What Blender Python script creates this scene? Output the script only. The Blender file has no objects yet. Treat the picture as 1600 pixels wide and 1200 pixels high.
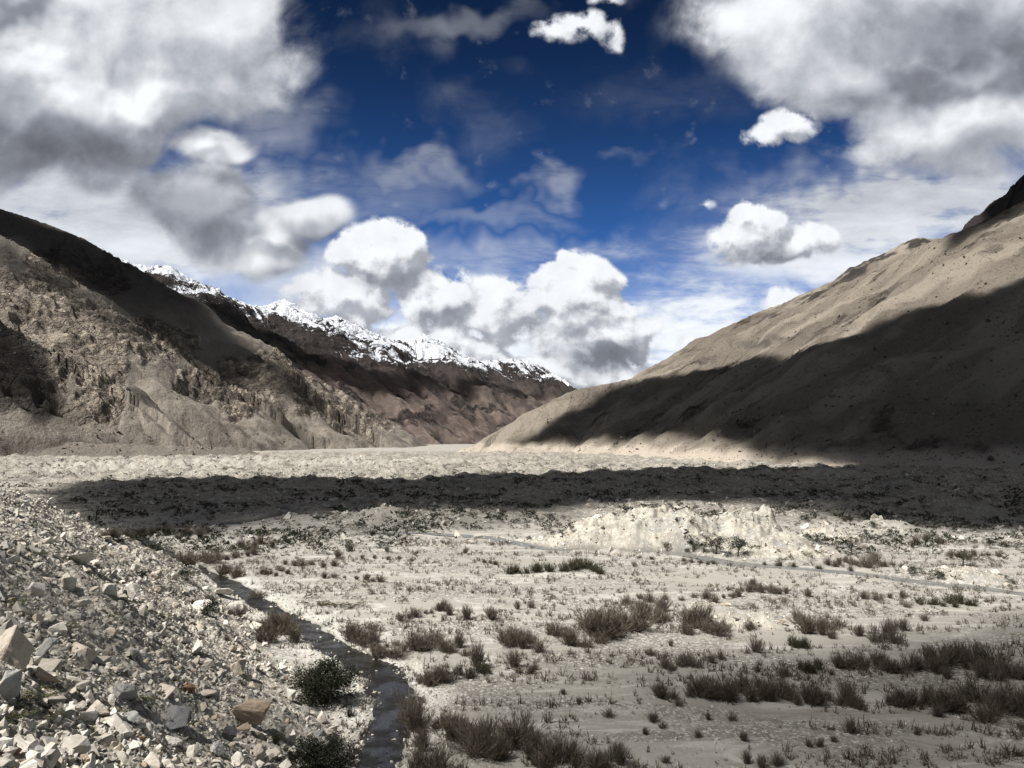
import bpy, math, random
import numpy as np
from mathutils import Vector

random.seed(11)
RNG = np.random.default_rng(7)
scene = bpy.context.scene
COL = scene.collection

# ------------------------------------------------------------------ camera
CAM_H = 24.0
FPX = 1250.0                                  # focal length in photograph pixels (1600 wide)
PITCH = math.atan(85.0 / FPX)
cam_d = bpy.data.cameras.new('camera')
cam_d.sensor_width = 36.0
cam_d.lens = 36.0 * FPX / 1600.0
cam_d.clip_start = 0.5
cam_d.clip_end = 60000.0
cam = bpy.data.objects.new('camera', cam_d)
COL.objects.link(cam)
cam.location = (0, 0, CAM_H)
cam.rotation_euler = (math.pi / 2 + PITCH, 0, 0)
scene.camera = cam

# ------------------------------------------------------------------ view / exposure
scene.view_settings.view_transform = 'Standard'
scene.view_settings.look = 'None'
EXPO = 0.85
scene.view_settings.exposure = EXPO
scene.view_settings.gamma = 1.0
scene.cycles.use_denoising = True
scene.cycles.max_bounces = 6
scene.cycles.diffuse_bounces = 2
scene.cycles.transparent_max_bounces = 12
scene.render.film_transparent = False

# ------------------------------------------------------------------ sun
SUN_EL = math.radians(56.0)
SUN_DIR = Vector((-0.86, -0.50, 0)).normalized() * math.cos(SUN_EL) + Vector((0, 0, math.sin(SUN_EL)))   # towards the sun
sun_d = bpy.data.lights.new('sun', 'SUN')
sun_d.energy = 5.0
sun_d.angle = math.radians(0.6)
sun_d.color = (1.0, 0.965, 0.92)
sun = bpy.data.objects.new('sun', sun_d)
COL.objects.link(sun)
sun.rotation_euler = SUN_DIR.to_track_quat('Z', 'Y').to_euler()
sun.location = (0, 0, 500)


# ------------------------------------------------------------------ node helper
class NT:
    def __init__(self, tree):
        self.t = tree
        self.n = tree.nodes
        self.l = tree.links

    def put(self, sock, v):
        if v is None:
            return
        if isinstance(v, bpy.types.NodeSocket):
            self.l.new(v, sock)
        else:
            if hasattr(sock.default_value, '__len__') and isinstance(v, (int, float)):
                v = [v] * len(sock.default_value)
            if hasattr(sock.default_value, '__len__') and len(sock.default_value) == 4 and len(v) == 3:
                v = (*v, 1)
            sock.default_value = v

    def node(self, typ, **kw):
        nd = self.n.new(typ)
        for k, v in kw.items():
            setattr(nd, k, v)
        return nd

    def m(self, op, a, b=None, c=None, clamp=False):
        nd = self.node('ShaderNodeMath', operation=op)
        nd.use_clamp = clamp
        self.put(nd.inputs[0], a); self.put(nd.inputs[1], b); self.put(nd.inputs[2], c)
        return nd.outputs[0]

    def vm(self, op, a, b=None, out=0):
        nd = self.node('ShaderNodeVectorMath', operation=op)
        self.put(nd.inputs[0], a)
        if b is not None:
            self.put(nd.inputs[1], b)
        return nd.outputs[out]

    def scale(self, v, s):
        nd = self.node('ShaderNodeVectorMath', operation='SCALE')
        self.put(nd.inputs[0], v); self.put(nd.inputs[3], s)
        return nd.outputs[0]

    def noise(self, vec, scale, detail=4, rough=.55, lac=2.0, dist=0.0, out='Fac', dims='3D'):
        nd = self.node('ShaderNodeTexNoise', noise_dimensions=dims)
        self.put(nd.inputs['Vector'], vec); self.put(nd.inputs['Scale'], scale)
        self.put(nd.inputs['Detail'], detail); self.put(nd.inputs['Roughness'], rough)
        self.put(nd.inputs['Lacunarity'], lac); self.put(nd.inputs['Distortion'], dist)
        return nd.outputs[out]

    def voro(self, vec, scale, feature='F1', out='Distance', rand=1.0, dims='3D'):
        nd = self.node('ShaderNodeTexVoronoi', feature=feature, voronoi_dimensions=dims)
        self.put(nd.inputs['Vector'], vec); self.put(nd.inputs['Scale'], scale)
        self.put(nd.inputs['Randomness'], rand)
        return nd.outputs[out]

    def remap(self, v, a, b, c=0.0, d=1.0, smooth=True):
        nd = self.node('ShaderNodeMapRange')
        nd.interpolation_type = 'SMOOTHSTEP' if smooth else 'LINEAR'
        self.put(nd.inputs['Value'], v)
        self.put(nd.inputs['From Min'], a); self.put(nd.inputs['From Max'], b)
        self.put(nd.inputs['To Min'], c); self.put(nd.inputs['To Max'], d)
        return nd.outputs[0]

    def mix(self, f, a, b, mode='MIX'):
        nd = self.node('ShaderNodeMix', data_type='RGBA', blend_type=mode)
        self.put(nd.inputs[0], f); self.put(nd.inputs[6], a); self.put(nd.inputs[7], b)
        return nd.outputs[2]

    def attr(self, name):
        return self.node('ShaderNodeAttribute', attribute_name=name).outputs['Fac']

    def comb(self, x, y, z):
        nd = self.node('ShaderNodeCombineXYZ')
        self.put(nd.inputs[0], x); self.put(nd.inputs[1], y); self.put(nd.inputs[2], z)
        return nd.outputs[0]

    def sep(self, v):
        nd = self.node('ShaderNodeSeparateXYZ')
        self.put(nd.inputs[0], v)
        return nd.outputs


# ------------------------------------------------------------------ sky and clouds in the world
def UV(px, py):
    return ((px - 800.0) / FPX, (600.0 - py) / FPX)


def density_group(name, blobs, nscale, amp, stretch, detail, rough, warp):
    g = bpy.data.node_groups.new(name, 'ShaderNodeTree')
    g.interface.new_socket('Vector', in_out='INPUT', socket_type='NodeSocketVector')
    g.interface.new_socket('Density', in_out='OUTPUT', socket_type='NodeSocketFloat')
    t = NT(g)
    gi = g.nodes.new('NodeGroupInput'); go = g.nodes.new('NodeGroupOutput')
    p = gi.outputs[0]
    wv = t.noise(p, 5.0, 2, .5, out='Color', dims='2D')
    wv = t.scale(t.vm('SUBTRACT', wv, (.5, .5, .5)), warp)
    q = t.vm('ADD', p, wv)
    tot = None
    for (px, py, rx, ry, a) in blobs:
        u, v = UV(px, py)
        d = t.vm('MULTIPLY', t.vm('SUBTRACT', q, (u, v, 0)), (FPX / rx, FPX / ry, 0))
        ln = t.vm('LENGTH', d, out=1)
        val = t.m('MULTIPLY', t.m('SUBTRACT', 1.0, ln, clamp=True), a)
        tot = val if tot is None else t.m('SMOOTH_MAX', tot, val, 0.12)
    n = t.noise(t.vm('MULTIPLY', q, (1.0, stretch, 1.0)), nscale, detail, rough, dims='2D')
    n2 = t.voro(t.vm('ADD', t.vm('MULTIPLY', q, (1.0, stretch, 1.0)), t.scale(wv, .6)), nscale * 2.2, feature='SMOOTH_F1', dims='2D')
    f = t.m('ADD', t.m('MULTIPLY', t.m('SUBTRACT', n, .5), amp), t.m('MULTIPLY', t.m('SUBTRACT', .45, n2), amp * .32))
    # the noise only eats at what is there
    den = t.m('ADD', tot, t.m('MULTIPLY', f, t.m('MINIMUM', t.m('MULTIPLY', tot, 3.0), 1.0)))
    t.l.new(den, go.inputs[0])
    return g


world = bpy.data.worlds.new('World')
scene.world = world
world.use_nodes = True
W = NT(world.node_tree)
for nd in list(W.n):
    W.n.remove(nd)
out = W.node('ShaderNodeOutputWorld')
bg = W.node('ShaderNodeBackground')
SKY_STR = 0.06
bg.inputs['Strength'].default_value = SKY_STR
sky = W.node('ShaderNodeTexSky', sky_type='NISHITA')
sky.sun_disc = False
sky.sun_elevation = SUN_EL
sky.sun_rotation = math.atan2(SUN_DIR.x, SUN_DIR.y)
sky.altitude = 4200.0
sky.air_density = 1.0
sky.dust_density = 0.6
sky.ozone_density = 2.0
geo = W.node('ShaderNodeTexCoord')
dx, dy, dz = W.sep(geo.outputs['Generated'])[:3]
cp, sp = math.cos(PITCH), math.sin(PITCH)
fw = W.m('ADD', W.m('MULTIPLY', dy, cp), W.m('MULTIPLY', dz, sp))
up = W.m('SUBTRACT', W.m('MULTIPLY', dz, cp), W.m('MULTIPLY', dy, sp))
fws = W.m('MAXIMUM', fw, 0.12)
P0 = W.comb(W.m('DIVIDE', dx, fws), W.m('DIVIDE', up, fws), 0.0)
front = W.m('MULTIPLY', W.remap(fw, .15, .4), W.remap(up, 1.05, .6))
front = W.m('MULTIPLY', front, W.remap(W.m('ABSOLUTE', W.m('DIVIDE', dx, fws)), 1.55, 1.15))


def grp(g, v):
    nd = W.node('ShaderNodeGroup')
    nd.node_tree = g
    W.l.new(v, nd.inputs[0])
    return nd.outputs[0]


#  high banks at the two upper corners
bank = [(150, 60, 420, 190, 1.0), (60, 170, 320, 160, 1.3), (350, 110, 200, 110, .7), (330, 238, 110, 44, .9), (400, 400, 110, 60, .8), (250, 130, 150, 100, .9), (180, 215, 170, 90, 1.0), (305, 330, 150, 85, 1.15), (475, 355, 90, 40, .9), (412, 398, 80, 36, .8),
        (-300, 100, 500, 350, 1.2), (1500, 30, 440, 200, 1.15), (1230, 10, 240, 110, .8), (1540, 190, 330, 120, 1.0),
        (1360, 120, 220, 130, 1.0), (1950, 60, 500, 320, 1.3),]
gA = density_group('bank clouds', bank, 6.5, 1.25, 1.2, 9, .56, .09)
#  heaped clouds over the valley
heap = [(872, 52, 64, 28, .55), (912, 44, 74, 32, .62), (945, 64, 46, 22, .40), (925, 3, 60, 20, .45), (1200, 216, 60, 32, .50), (1238, 196, 70, 40, .62), (600, 403, 95, 66, 1.5), (545, 470, 120, 62, 1.0), (690, 465, 110, 60, 1.1), (790, 490, 120, 70, 1.1), (900, 455, 96, 84, 1.6), (925, 490, 90, 70, 1.4),
        (925, 520, 125, 85, 1.2), (850, 470, 80, 50, 1.0), (650, 540, 260, 60, .9), (1185, 380, 100, 52, 1.1), (1162, 345, 40, 36, .9), (1250, 385, 80, 34, .8), (1095, 332, 30, 16, .35),
        (1225, 478, 55, 34, .9), (900, 590, 260, 50, .9), (1120, 560, 140, 60, .6)]
gB = density_group('heap clouds', heap, 19.0, 1.5, 1.1, 9, .60, .045)
dA = grp(gA, P0)
dB = grp(gB, P0)
LO = (-.010, .018, 0)
dA1 = grp(gA, W.vm('ADD', P0, (-.022, .040, 0)))
dB1 = grp(gB, W.vm('ADD', P0, LO))
aA = W.remap(dA, .08, .46)
aB = W.remap(dB, .13, .42)


def blobsum(blobs, warp=.05):
    wv = W.scale(W.vm('SUBTRACT', W.noise(P0, 9.0, 3, .6, out='Color', dims='2D'), (.5, .5, .5)), warp * 2)
    q = W.vm('ADD', P0, wv)
    tot = None
    for (px, py, rx, ry, a) in blobs:
        u, v = UV(px, py)
        d = W.vm('MULTIPLY', W.vm('SUBTRACT', q, (u, v, 0)), (FPX / rx, FPX / ry, 0))
        val = W.remap(W.vm('LENGTH', d, out=1), 1.0, 0.15, 0.0, a)
        tot = val if tot is None else W.m('MAXIMUM', tot, val)
    return tot


#  where the banks are thick enough to be grey beneath
shA = blobsum([(300, 330, 190, 95, .85), (480, 360, 120, 46, .85), (412, 402, 100, 36, .85), (95, 225, 260, 85, 1.0), (-60, 200, 200, 120, 1.0), (20, 10, 110, 40, 1.1), (1490, 70, 260, 90, 1.0), (1400, 140, 170, 70, .7), (1620, 120, 140, 110, .8),
               (300, 90, 140, 60, .35), (330, 250, 90, 22, .55), (1550, 215, 160, 45, .4)])
shB = blobsum([(100, 212, 220, 62, 1.3), (330, 255, 90, 22, .5), (440, 410, 60, 30, .4), (935, 555, 110, 40, .8), (1200, 402, 120, 22, .8),
               (610, 450, 70, 22, .45), (400, 440, 130, 40, .35), (700, 500, 60, 22, .35), (880, 500, 50, 22, .4)], .04)
relA = W.m('SUBTRACT', dA, dA1)
relB = W.m('SUBTRACT', dB, dB1)
finA = W.noise(P0, 26.0, 4, .6, dims='2D')
lumA = W.remap(relA, -.40, .50, .40, .90)
lumA = W.m('ADD', lumA, W.m('MULTIPLY', W.m('SUBTRACT', finA, .5), .26))
hiA = blobsum([(70, 105, 130, 50, .9), (225, 135, 60, 60, 1.0), (330, 228, 90, 30, .7), (400, 365, 40, 50, 1.0), (1510, 110, 80, 50, 1.0), (1240, 60, 120, 70, .5), (1430, 195, 150, 44, .7), (1590, 210, 100, 60, .7), (1150, 40, 110, 50, .5), (350, 60, 140, 50, .4), (430, 95, 80, 40, .5), (360, 420, 90, 34, .7)], .06)
lumA = W.m('ADD', lumA, W.m('MULTIPLY', hiA, .30))
lumA = W.m('MULTIPLY', lumA, W.m('SUBTRACT', 1.0, W.m('MULTIPLY', shA, .60)))
lumB = W.remap(relB, -.36, .32, .42, .96)
lumB = W.m('ADD', lumB, W.m('MULTIPLY', W.m('SUBTRACT', finA, .5), .30))
lumB = W.m('MULTIPLY', lumB, W.m('SUBTRACT', 1.0, W.m('MULTIPLY', shB, .60)))
lumA = W.m('MINIMUM', W.m('MAXIMUM', lumA, .04), 1.0)
lumB = W.m('MINIMUM', W.m('MAXIMUM', lumB, .05), 1.0)
CL = 1.0 / (SKY_STR * 2 ** EXPO)


def cloudcol(lum):
    tint = W.mix(W.remap(lum, .15, .85), (.90, .96, 1.12), (.97, 1.0, 1.04))
    return W.scale(W.vm('MULTIPLY', tint, W.comb(lum, lum, lum)), CL)


#  thin veils: whitish low sky and streaks
veil = W.noise(W.vm('MULTIPLY', P0, (1.0, 3.2, 1)), 3.6, 6, .62, dist=.12, dims='2D')
veil2 = W.noise(W.vm('MULTIPLY', P0, (1.3, 4.5, 1)), 7.0, 6, .66, dist=.2, dims='2D')
vmask = blobsum([(1500, 330, 520, 120, 1.0), (1300, 400, 400, 110, .75), (640, 262, 150, 40, .30), (600, 300, 150, 60, .16), (760, 335, 190, 30, .18),
                 (200, 330, 420, 130, 1.0), (850, 640, 1400, 180, 1.0), (1100, 520, 700, 120, .8), (900, 410, 520, 60, .34), (730, 20, 180, 34, .16), (440, 190, 110, 90, .25),
                 (960, 245, 60, 20, .25), (848, 290, 50, 34, .32), (1050, 150, 250, 60, .04)], .06)
aV = W.m('MULTIPLY', vmask, W.remap(W.m('ADD', W.m('MULTIPLY', veil, .6), W.m('MULTIPLY', veil2, .4)), .34, .56, .35, 1.3))
aV = W.m('MINIMUM', W.m('ADD', aV, blobsum([(850, 640, 900, 130, .9), (150, 380, 330, 130, .8), (460, 440, 220, 80, .7), (700, 560, 420, 100, .8), (1450, 310, 330, 60, .8)], .06)), 1.0)
aV = W.m('MULTIPLY', aV, .92)
hz = W.remap(up, .0, .17, 1.0, 0.0)

#  the clear sky: deep, as over high ground
skyc = W.node('ShaderNodeGamma'); W.l.new(sky.outputs[0], skyc.inputs[0]); skyc.inputs[1].default_value = 1.25
clear = W.vm('MULTIPLY', skyc.outputs[0], (.125, .225, .32))
clear = W.scale(clear, W.remap(up, .05, .46, 2.5, .55))
col = W.mix(W.m('MULTIPLY', aV, front), clear, cloudcol(W.m('ADD', W.remap(up, .26, .06, .56, .93), W.m('MULTIPLY', W.m('SUBTRACT', W.m('ADD', veil, veil2), .9), .5))))
col = W.mix(W.m('MULTIPLY', aA, front), col, cloudcol(lumA))
col = W.mix(W.m('MULTIPLY', aB, front), col, cloudcol(lumB))
W.l.new(col, bg.inputs['Color'])
bg0 = W.node('ShaderNodeBackground')
gen = W.vm('MULTIPLY', geo.outputs['Generated'], (1.0, 1.0, 1.6))
gn = W.noise(gen, 2.2, 3, .6)
W.l.new(W.mix(W.remap(gn, .40, .58), clear, W.scale(W.comb(.26, .255, .25), CL)), bg0.inputs['Color'])
bg0.inputs['Strength'].default_value = SKY_STR
U0, V0 = W.sep(P0)[0], W.sep(P0)[1]
gate = W.m('MULTIPLY', W.m('LESS_THAN', W.m('ABSOLUTE', U0), 1.6), W.m('LESS_THAN', V0, 1.1))
gate = W.m('MULTIPLY', gate, W.m('GREATER_THAN', fw, .15))
gate = W.m('MULTIPLY', gate, W.m('GREATER_THAN', V0, -.15))
ms = W.node('ShaderNodeMixShader')
W.l.new(gate, ms.inputs[0]); W.l.new(bg0.outputs[0], ms.inputs[1]); W.l.new(bg.outputs[0], ms.inputs[2])
W.l.new(ms.outputs[0], out.inputs[0])
world.cycles.sampling_method = 'NONE'


# ------------------------------------------------------------------ numeric noise
def _hash(ix, iy, seed):
    h = (ix.astype(np.int64) * 374761393 + iy.astype(np.int64) * 668265263 + seed * 1442695041) & 0xFFFFFFFF
    h = ((h ^ (h >> 13)) * 1274126177) & 0xFFFFFFFF
    return ((h ^ (h >> 16)) & 0xFFFF) / 65535.0


def gnoise(x, y, seed=0):
    ix = np.floor(x); iy = np.floor(y)
    fx = x - ix; fy = y - iy
    ux = fx * fx * fx * (fx * (fx * 6 - 15) + 10); uy = fy * fy * fy * (fy * (fy * 6 - 15) + 10)
    r = 0
    for ax in (0, 1):
        for ay in (0, 1):
            a = _hash(ix + ax, iy + ay, seed) * 2 * np.pi
            d = np.cos(a) * (fx - ax) + np.sin(a) * (fy - ay)
            r = r + d * (ux if ax else 1 - ux) * (uy if ay else 1 - uy)
    return r * 1.5


def fbm(x, y, octs=5, seed=0, gain=.5, lac=2.03):
    a, s, t = 1.0, 0.0, 0.0
    for o in range(octs):
        s = s + a * gnoise(x, y, seed + o * 17); t += a
        x = x * lac + 3.1; y = y * lac - 1.7; a *= gain
    return s / t * 1.6


def ridged(x, y, octs=5, seed=0, gain=.5, lac=2.07):
    a, s, t = 1.0, 0.0, 0.0
    for o in range(octs):
        n = 1 - np.abs(gnoise(x, y, seed + o * 13)) * 1.9
        s = s + a * n * n * np.sign(n); t += a
        x = x * lac + 5.3; y = y * lac + 2.9; a *= gain
    return s / t


def sstep(v, a, b):
    t = np.clip((v - a) / (b - a), 0, 1)
    return t * t * (3 - 2 * t)


CP, SP = math.cos(PITCH), math.sin(PITCH)


def ray(px, py):
    u, v = UV(px, py)
    return np.array([u, CP - v * SP, SP + v * CP])


def at(px, py, Y):                              # world point seen at a photograph pixel, Y metres ahead
    r = ray(px, py)
    return tuple(np.array([0, 0, CAM_H]) + r * (Y / r[1]))


def floor_at(px, py):
    r = ray(px, py)
    k = -CAM_H / r[2]
    return (r[0] * k, r[1] * k)


def project(x, y, z):
    zz = z - CAM_H
    f = y * CP + zz * SP
    f = np.maximum(f, 1e-3)
    return 800 + FPX * x / f, 600 - FPX * (zz * CP - y * SP) / f


def poly_dist(x, y, pts):
    """distance to a polyline, arc length and signed side"""
    best = np.full(np.shape(x), 1e9); arc = np.zeros(np.shape(x)); side = np.zeros(np.shape(x))
    s0 = 0.0
    for (ax, ay), (bx, by) in zip(pts[:-1], pts[1:]):
        dx, dy = bx - ax, by - ay
        L = math.hypot(dx, dy)
        t = np.clip(((x - ax) * dx + (y - ay) * dy) / (L * L), 0, 1)
        ex, ey = x - ax - t * dx, y - ay - t * dy
        d = np.hypot(ex, ey)
        m = d < best
        best = np.where(m, d, best)
        arc = np.where(m, s0 + t * L, arc)
        side = np.where(m, np.sign(dx * ey - dy * ex), side)
        s0 += L
    return best, arc, side


# ------------------------------------------------------------------ the valley floor and the near scree
TOE = np.array([-11.0, 58.0]); APEX = np.array([-55.0, 146.0])
RIVER_PX = [(575, 1330), (585, 1200), (612, 1120), (622, 1085), (600, 1050), (560, 1025), (510, 1000), (480, 975), (425, 950), (385, 925), (352, 905), (315, 888), (265, 865), (235, 848), (215, 836), (240, 826), (330, 818), (400, 812), (452, 800), (440, 793), (395, 787), (330, 786)]
RIVER = [floor_at(*p) for p in RIVER_PX]
RIVER[0] = (-9.0, 36.0)
RIVER.insert(0, (-4.0, -20.0))
STREAM_PX = [(560, 833), (660, 832), (760, 838), (820, 850), (860, 857), (940, 858), (1050, 862), (1140, 878), (1240, 887), (1330, 894), (1420, 906), (1520, 916), (1620, 930), (1800, 950), (2100, 1000)]
STREAM = [floor_at(*p) for p in STREAM_PX]
SIDE_PX = [(60, 790), (160, 788), (260, 782), (360, 779), (470, 783), (560, 776)]
SIDE = [floor_at(*p) for p in SIDE_PX]

#  (px of middle, py of base, half width px, height m, half depth m)
MOUNDS = [(1075, 866, 150, 9.0, 15, 1), (985, 862, 110, 7.0, 15, 1), (1190, 864, 110, 8.2, 14, 1), (1240, 878, 85, 3.6, 10, 1), (900, 858, 70, 3.2, 9, .9), (1020, 842, 60, 9.5, 12, 1), (1206, 838, 32, 8.6, 8, 1), (1150, 842, 30, 8.6, 8, 1), (1085, 840, 30, 9.6, 8, 1),
          (1312, 846, 42, 3.4, 7, 1), (1200, 986, 62, 2.0, 4.5, .9), (1120, 962, 40, .9, 4, .6), (1540, 912, 75, 2.0, 6, .9), (1480, 905, 40, 1.0, 5, .7), (588, 812, 45, 3.8, 10, .4), (710, 770, 60, 8, 22, .1),
          (1540, 815, 95, 8.0, 18, .1), (1440, 778, 60, 6.5, 20, .1), (1310, 752, 50, 5.5, 24, .8), (1220, 748, 35, 5, 20, .3), (460, 768, 60, 5, 20, .1), (190, 740, 110, 8, 40, .6), (90, 742, 80, 8, 40, .6),
          (330, 735, 140, 8, 50, .6), (520, 735, 120, 6, 50, .6), (650, 728, 90, 5, 50, .6), (1330, 800, 60, 4, 14, .2), (1400, 830, 50, 2.2, 8, .5), (1380, 880, 30, .8, 4, .3), (840, 790, 90, 4, 16, .1), (1040, 770, 120, 5, 22, .1)]


def talus_part(x, y):
    n1 = np.array([-0.894, -0.447])
    d1 = (x - TOE[0]) * n1[0] + (y - TOE[1]) * n1[1]
    n2 = np.array([0.86, -0.51])
    d2 = (x - APEX[0]) * n2[0] + (y - APEX[1]) * n2[1]
    wob = 1.6 * fbm(x / 14, y / 14, 3, 5)
    d = np.minimum(d1, d2 + 2) + wob
    d = np.where(d > 0, d, d)
    return d


def ground_h(x, y, fine=True, attrs=False):
    x = np.asarray(x, float); y = np.asarray(y, float)
    r = np.hypot(x, y)
    h = 0.35 * fbm(x / 30, y / 30, 3, 1) + 0.10 * fbm(x / 6, y / 6, 3, 2)
    # gravel bars lying across the view
    h = h + 0.25 * fbm(x / 45, y / 14, 3, 9) * sstep(r, 60, 110)
    # hummocky moraine
    edge = 195 + 25 * fbm(x / 40, y / 40, 3, 21) + np.where(x < 0, 20, 0)
    # the moraine begins nearer on the far side of the pale mound
    mor = sstep(y, edge, edge + 60) * (1 - sstep(y, 1100, 1700))
    farc = sstep(y, 900, 1500)
    hum = np.abs(fbm(x / 38, y / 38, 3, 31)) * 1.2 + .45 * fbm(x / 9, y / 9, 4, 33)
    amp = 1.2 + 3.3 * sstep(y, 230, 600)
    h = h + mor * hum * amp
    # mounds
    shp = x.shape
    x = x.ravel(); y = y.ravel()
    mound = np.zeros_like(x); pale = np.zeros_like(x)
    for (px, py, hw, mh, hd, pl) in MOUNDS:
        cx, cy = floor_at(px, py)
        cy += hd
        w = hw / FPX * cy
        I = np.nonzero((np.abs(x - cx) < 1.5 * w) & (np.abs(y - cy) < 1.9 * hd))[0]
        if not len(I):
            continue
        xi, yi = x[I], y[I]
        wx = xi + .22 * w * fbm(xi / (w * .5 + 2), yi / (w * .5 + 2), 3, 41)
        wy = yi + .25 * hd * fbm(xi / (w * .4 + 2) + 9, yi / (hd * .8 + 2), 3, 43)
        q = np.sqrt(((wx - cx) / w) ** 2 + ((wy - cy) / hd) ** 2)
        b = np.clip(1 - q, 0, 1)
        bb = np.minimum(b * 1.35, 1 - .5 * (1 - b))
        mound[I] = np.sqrt(mound[I] ** 2 + (bb * mh) ** 2) if mh < 5 else np.maximum(mound[I], bb * mh)
        pale[I] = np.maximum(pale[I], sstep(b, .0, .16) * pl)
    M = np.nonzero(mound > .02)[0]
    md = np.zeros_like(x)
    mm = mound[M]
    md[M] = mm * (.58 + .46 * ridged(x[M] / 13, y[M] / 16, 4, 51)) + np.minimum(mm, 3) * (.22 * fbm(x[M] / 3.0, y[M] / 3.0, 4, 52) + .14 * fbm(x[M] / 1.0, y[M] / 1.0, 3, 53))
    x = x.reshape(shp); y = y.reshape(shp); mound = mound.reshape(shp); pale = pale.reshape(shp)
    mound_d = md.reshape(shp)
    h = h + mound_d
    # the near scree slope
    d = talus_part(x, y)
    sp = np.where(d > 6, d, np.log1p(np.exp(np.clip(d, -30, 6) / 1.6)) * 1.6)
    tal = sstep(d, -1.5, 2.0)
    th = .70 * sp - .35
    th = np.where(d < -8, 0, np.maximum(th, 0))
    th = th * 1.0 + tal * (0.55 * fbm(x / 7, y / 7, 3, 61) + 0.28 * fbm(x / 2.3, y / 2.3, 3, 62))
    h = h * (1 - .7 * tal) + th
    # water courses
    dr, _, _ = poly_dist(x, y, RIVER)
    dr = dr + .55 * fbm(x / 2.6, y / 3.4, 3, 73) * (dr < 8)
    rw = np.clip(1.35 + .5 * gnoise(x / 9, y / 9, 71), .6, 2.0) * np.where(y > 110, 1.0, 1.0)
    bank = sstep(dr, rw * .55, rw + 1.5)
    h = np.where(dr < rw + 1.6, h * bank + (-.75) * (1 - bank), h)
    ds, _, _ = poly_dist(x, y, STREAM)
    sw = 1.3 + .5 * gnoise(x / 15, y / 15, 72)
    bs = sstep(ds, sw * .6, sw + 2.5)
    h = np.where(ds < sw + 2.6, h * bs + (-.45) * (1 - bs), h)
    dd, _, _ = poly_dist(x, y, SIDE)
    bd = sstep(dd, 1.6, 6.0)
    h = np.where(dd < 6.0, h * bd + (-.35) * (1 - bd), h)
    if fine:
        k = np.maximum(mor * .6, np.maximum(tal, sstep(mound, .2, 1.0)))
        st = ridged(x / 1.7, y / 1.7, 3, 81) - .4
        st2 = ridged(x / .6, y / .6, 3, 83) - .4
        h = h + k * (.16 + .25 * mor) * st + (k * .10 + .015) * st2 * (1 - sstep(r, 150, 260))
        # cobble bars
        h = h + .035 * fbm(x / .5, y / .5, 3, 85) * (1 - sstep(r, 90, 150))
    if attrs:
        wet = np.maximum(1 - sstep(dr, rw, rw + 1.3), (1 - sstep(ds, sw, sw + 1.2)) * .9)
        cob = sstep(fbm(x / 28, y / 9, 4, 91), -.05, .25)
        cob = np.maximum(cob, (1 - sstep(dr, rw + 1.0, rw + 6)) * .9)
        return h, dict(bank=(1 - sstep(dr, rw + 1.5, rw + 5)) * (y < 150), talus=tal, moraine=mor, pale=pale, wet=wet, cobble=cob, farfloor=farc)
    return h


def grid_mesh(name, X, Y, Z, mat, attrs=None, smooth=True, kind='structure', label=None):
    ny, nx = X.shape
    me = bpy.data.meshes.new(name)
    n = nx * ny
    co = np.empty((n, 3), np.float32)
    co[:, 0] = X.ravel(); co[:, 1] = Y.ravel(); co[:, 2] = Z.ravel()
    me.vertices.add(n)
    me.vertices.foreach_set('co', co.ravel())
    i = np.arange(n).reshape(ny, nx)
    q = np.stack([i[:-1, :-1], i[:-1, 1:], i[1:, 1:], i[1:, :-1]], -1).reshape(-1, 4)
    m = len(q)
    me.loops.add(m * 4); me.polygons.add(m)
    me.loops.foreach_set('vertex_index', q.ravel().astype(np.int32))
    me.polygons.foreach_set('loop_start', np.arange(0, m * 4, 4, dtype=np.int32))
    me.polygons.foreach_set('loop_total', np.full(m, 4, np.int32))
    me.polygons.foreach_set('use_smooth', np.full(m, smooth, bool))
    for k, v in (attrs or {}).items():
        a = me.attributes.new(k, 'FLOAT', 'POINT')
        a.data.foreach_set('value', np.ascontiguousarray(v, np.float32).ravel())
    me.update()
    me.materials.append(mat)
    o = bpy.data.objects.new(name, me)
    COL.objects.link(o)
    if kind:
        o['kind'] = kind
    if label:
        o['label'] = label
    return o


def new_mat(name):
    m = bpy.data.materials.new(name)
    m.use_nodes = True
    t = NT(m.node_tree)
    for nd in list(t.n):
        t.n.remove(nd)
    o = t.node('ShaderNodeOutputMaterial')
    b = t.node('ShaderNodeBsdfPrincipled')
    b.inputs['Roughness'].default_value = .9
    b.inputs['Specular IOR Level'].default_value = .15
    t.l.new(b.outputs[0], o.inputs[0])
    pos = t.node('ShaderNodeNewGeometry').outputs['Position']
    return m, t, b, o, pos


def bump(t, height, strength, dist, normal=None):
    nd = t.node('ShaderNodeBump')
    t.put(nd.inputs['Height'], height)
    nd.inputs['Strength'].default_value = strength
    nd.inputs['Distance'].default_value = dist
    if normal is not None:
        t.l.new(normal, nd.inputs['Normal'])
    return nd.outputs[0]


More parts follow.
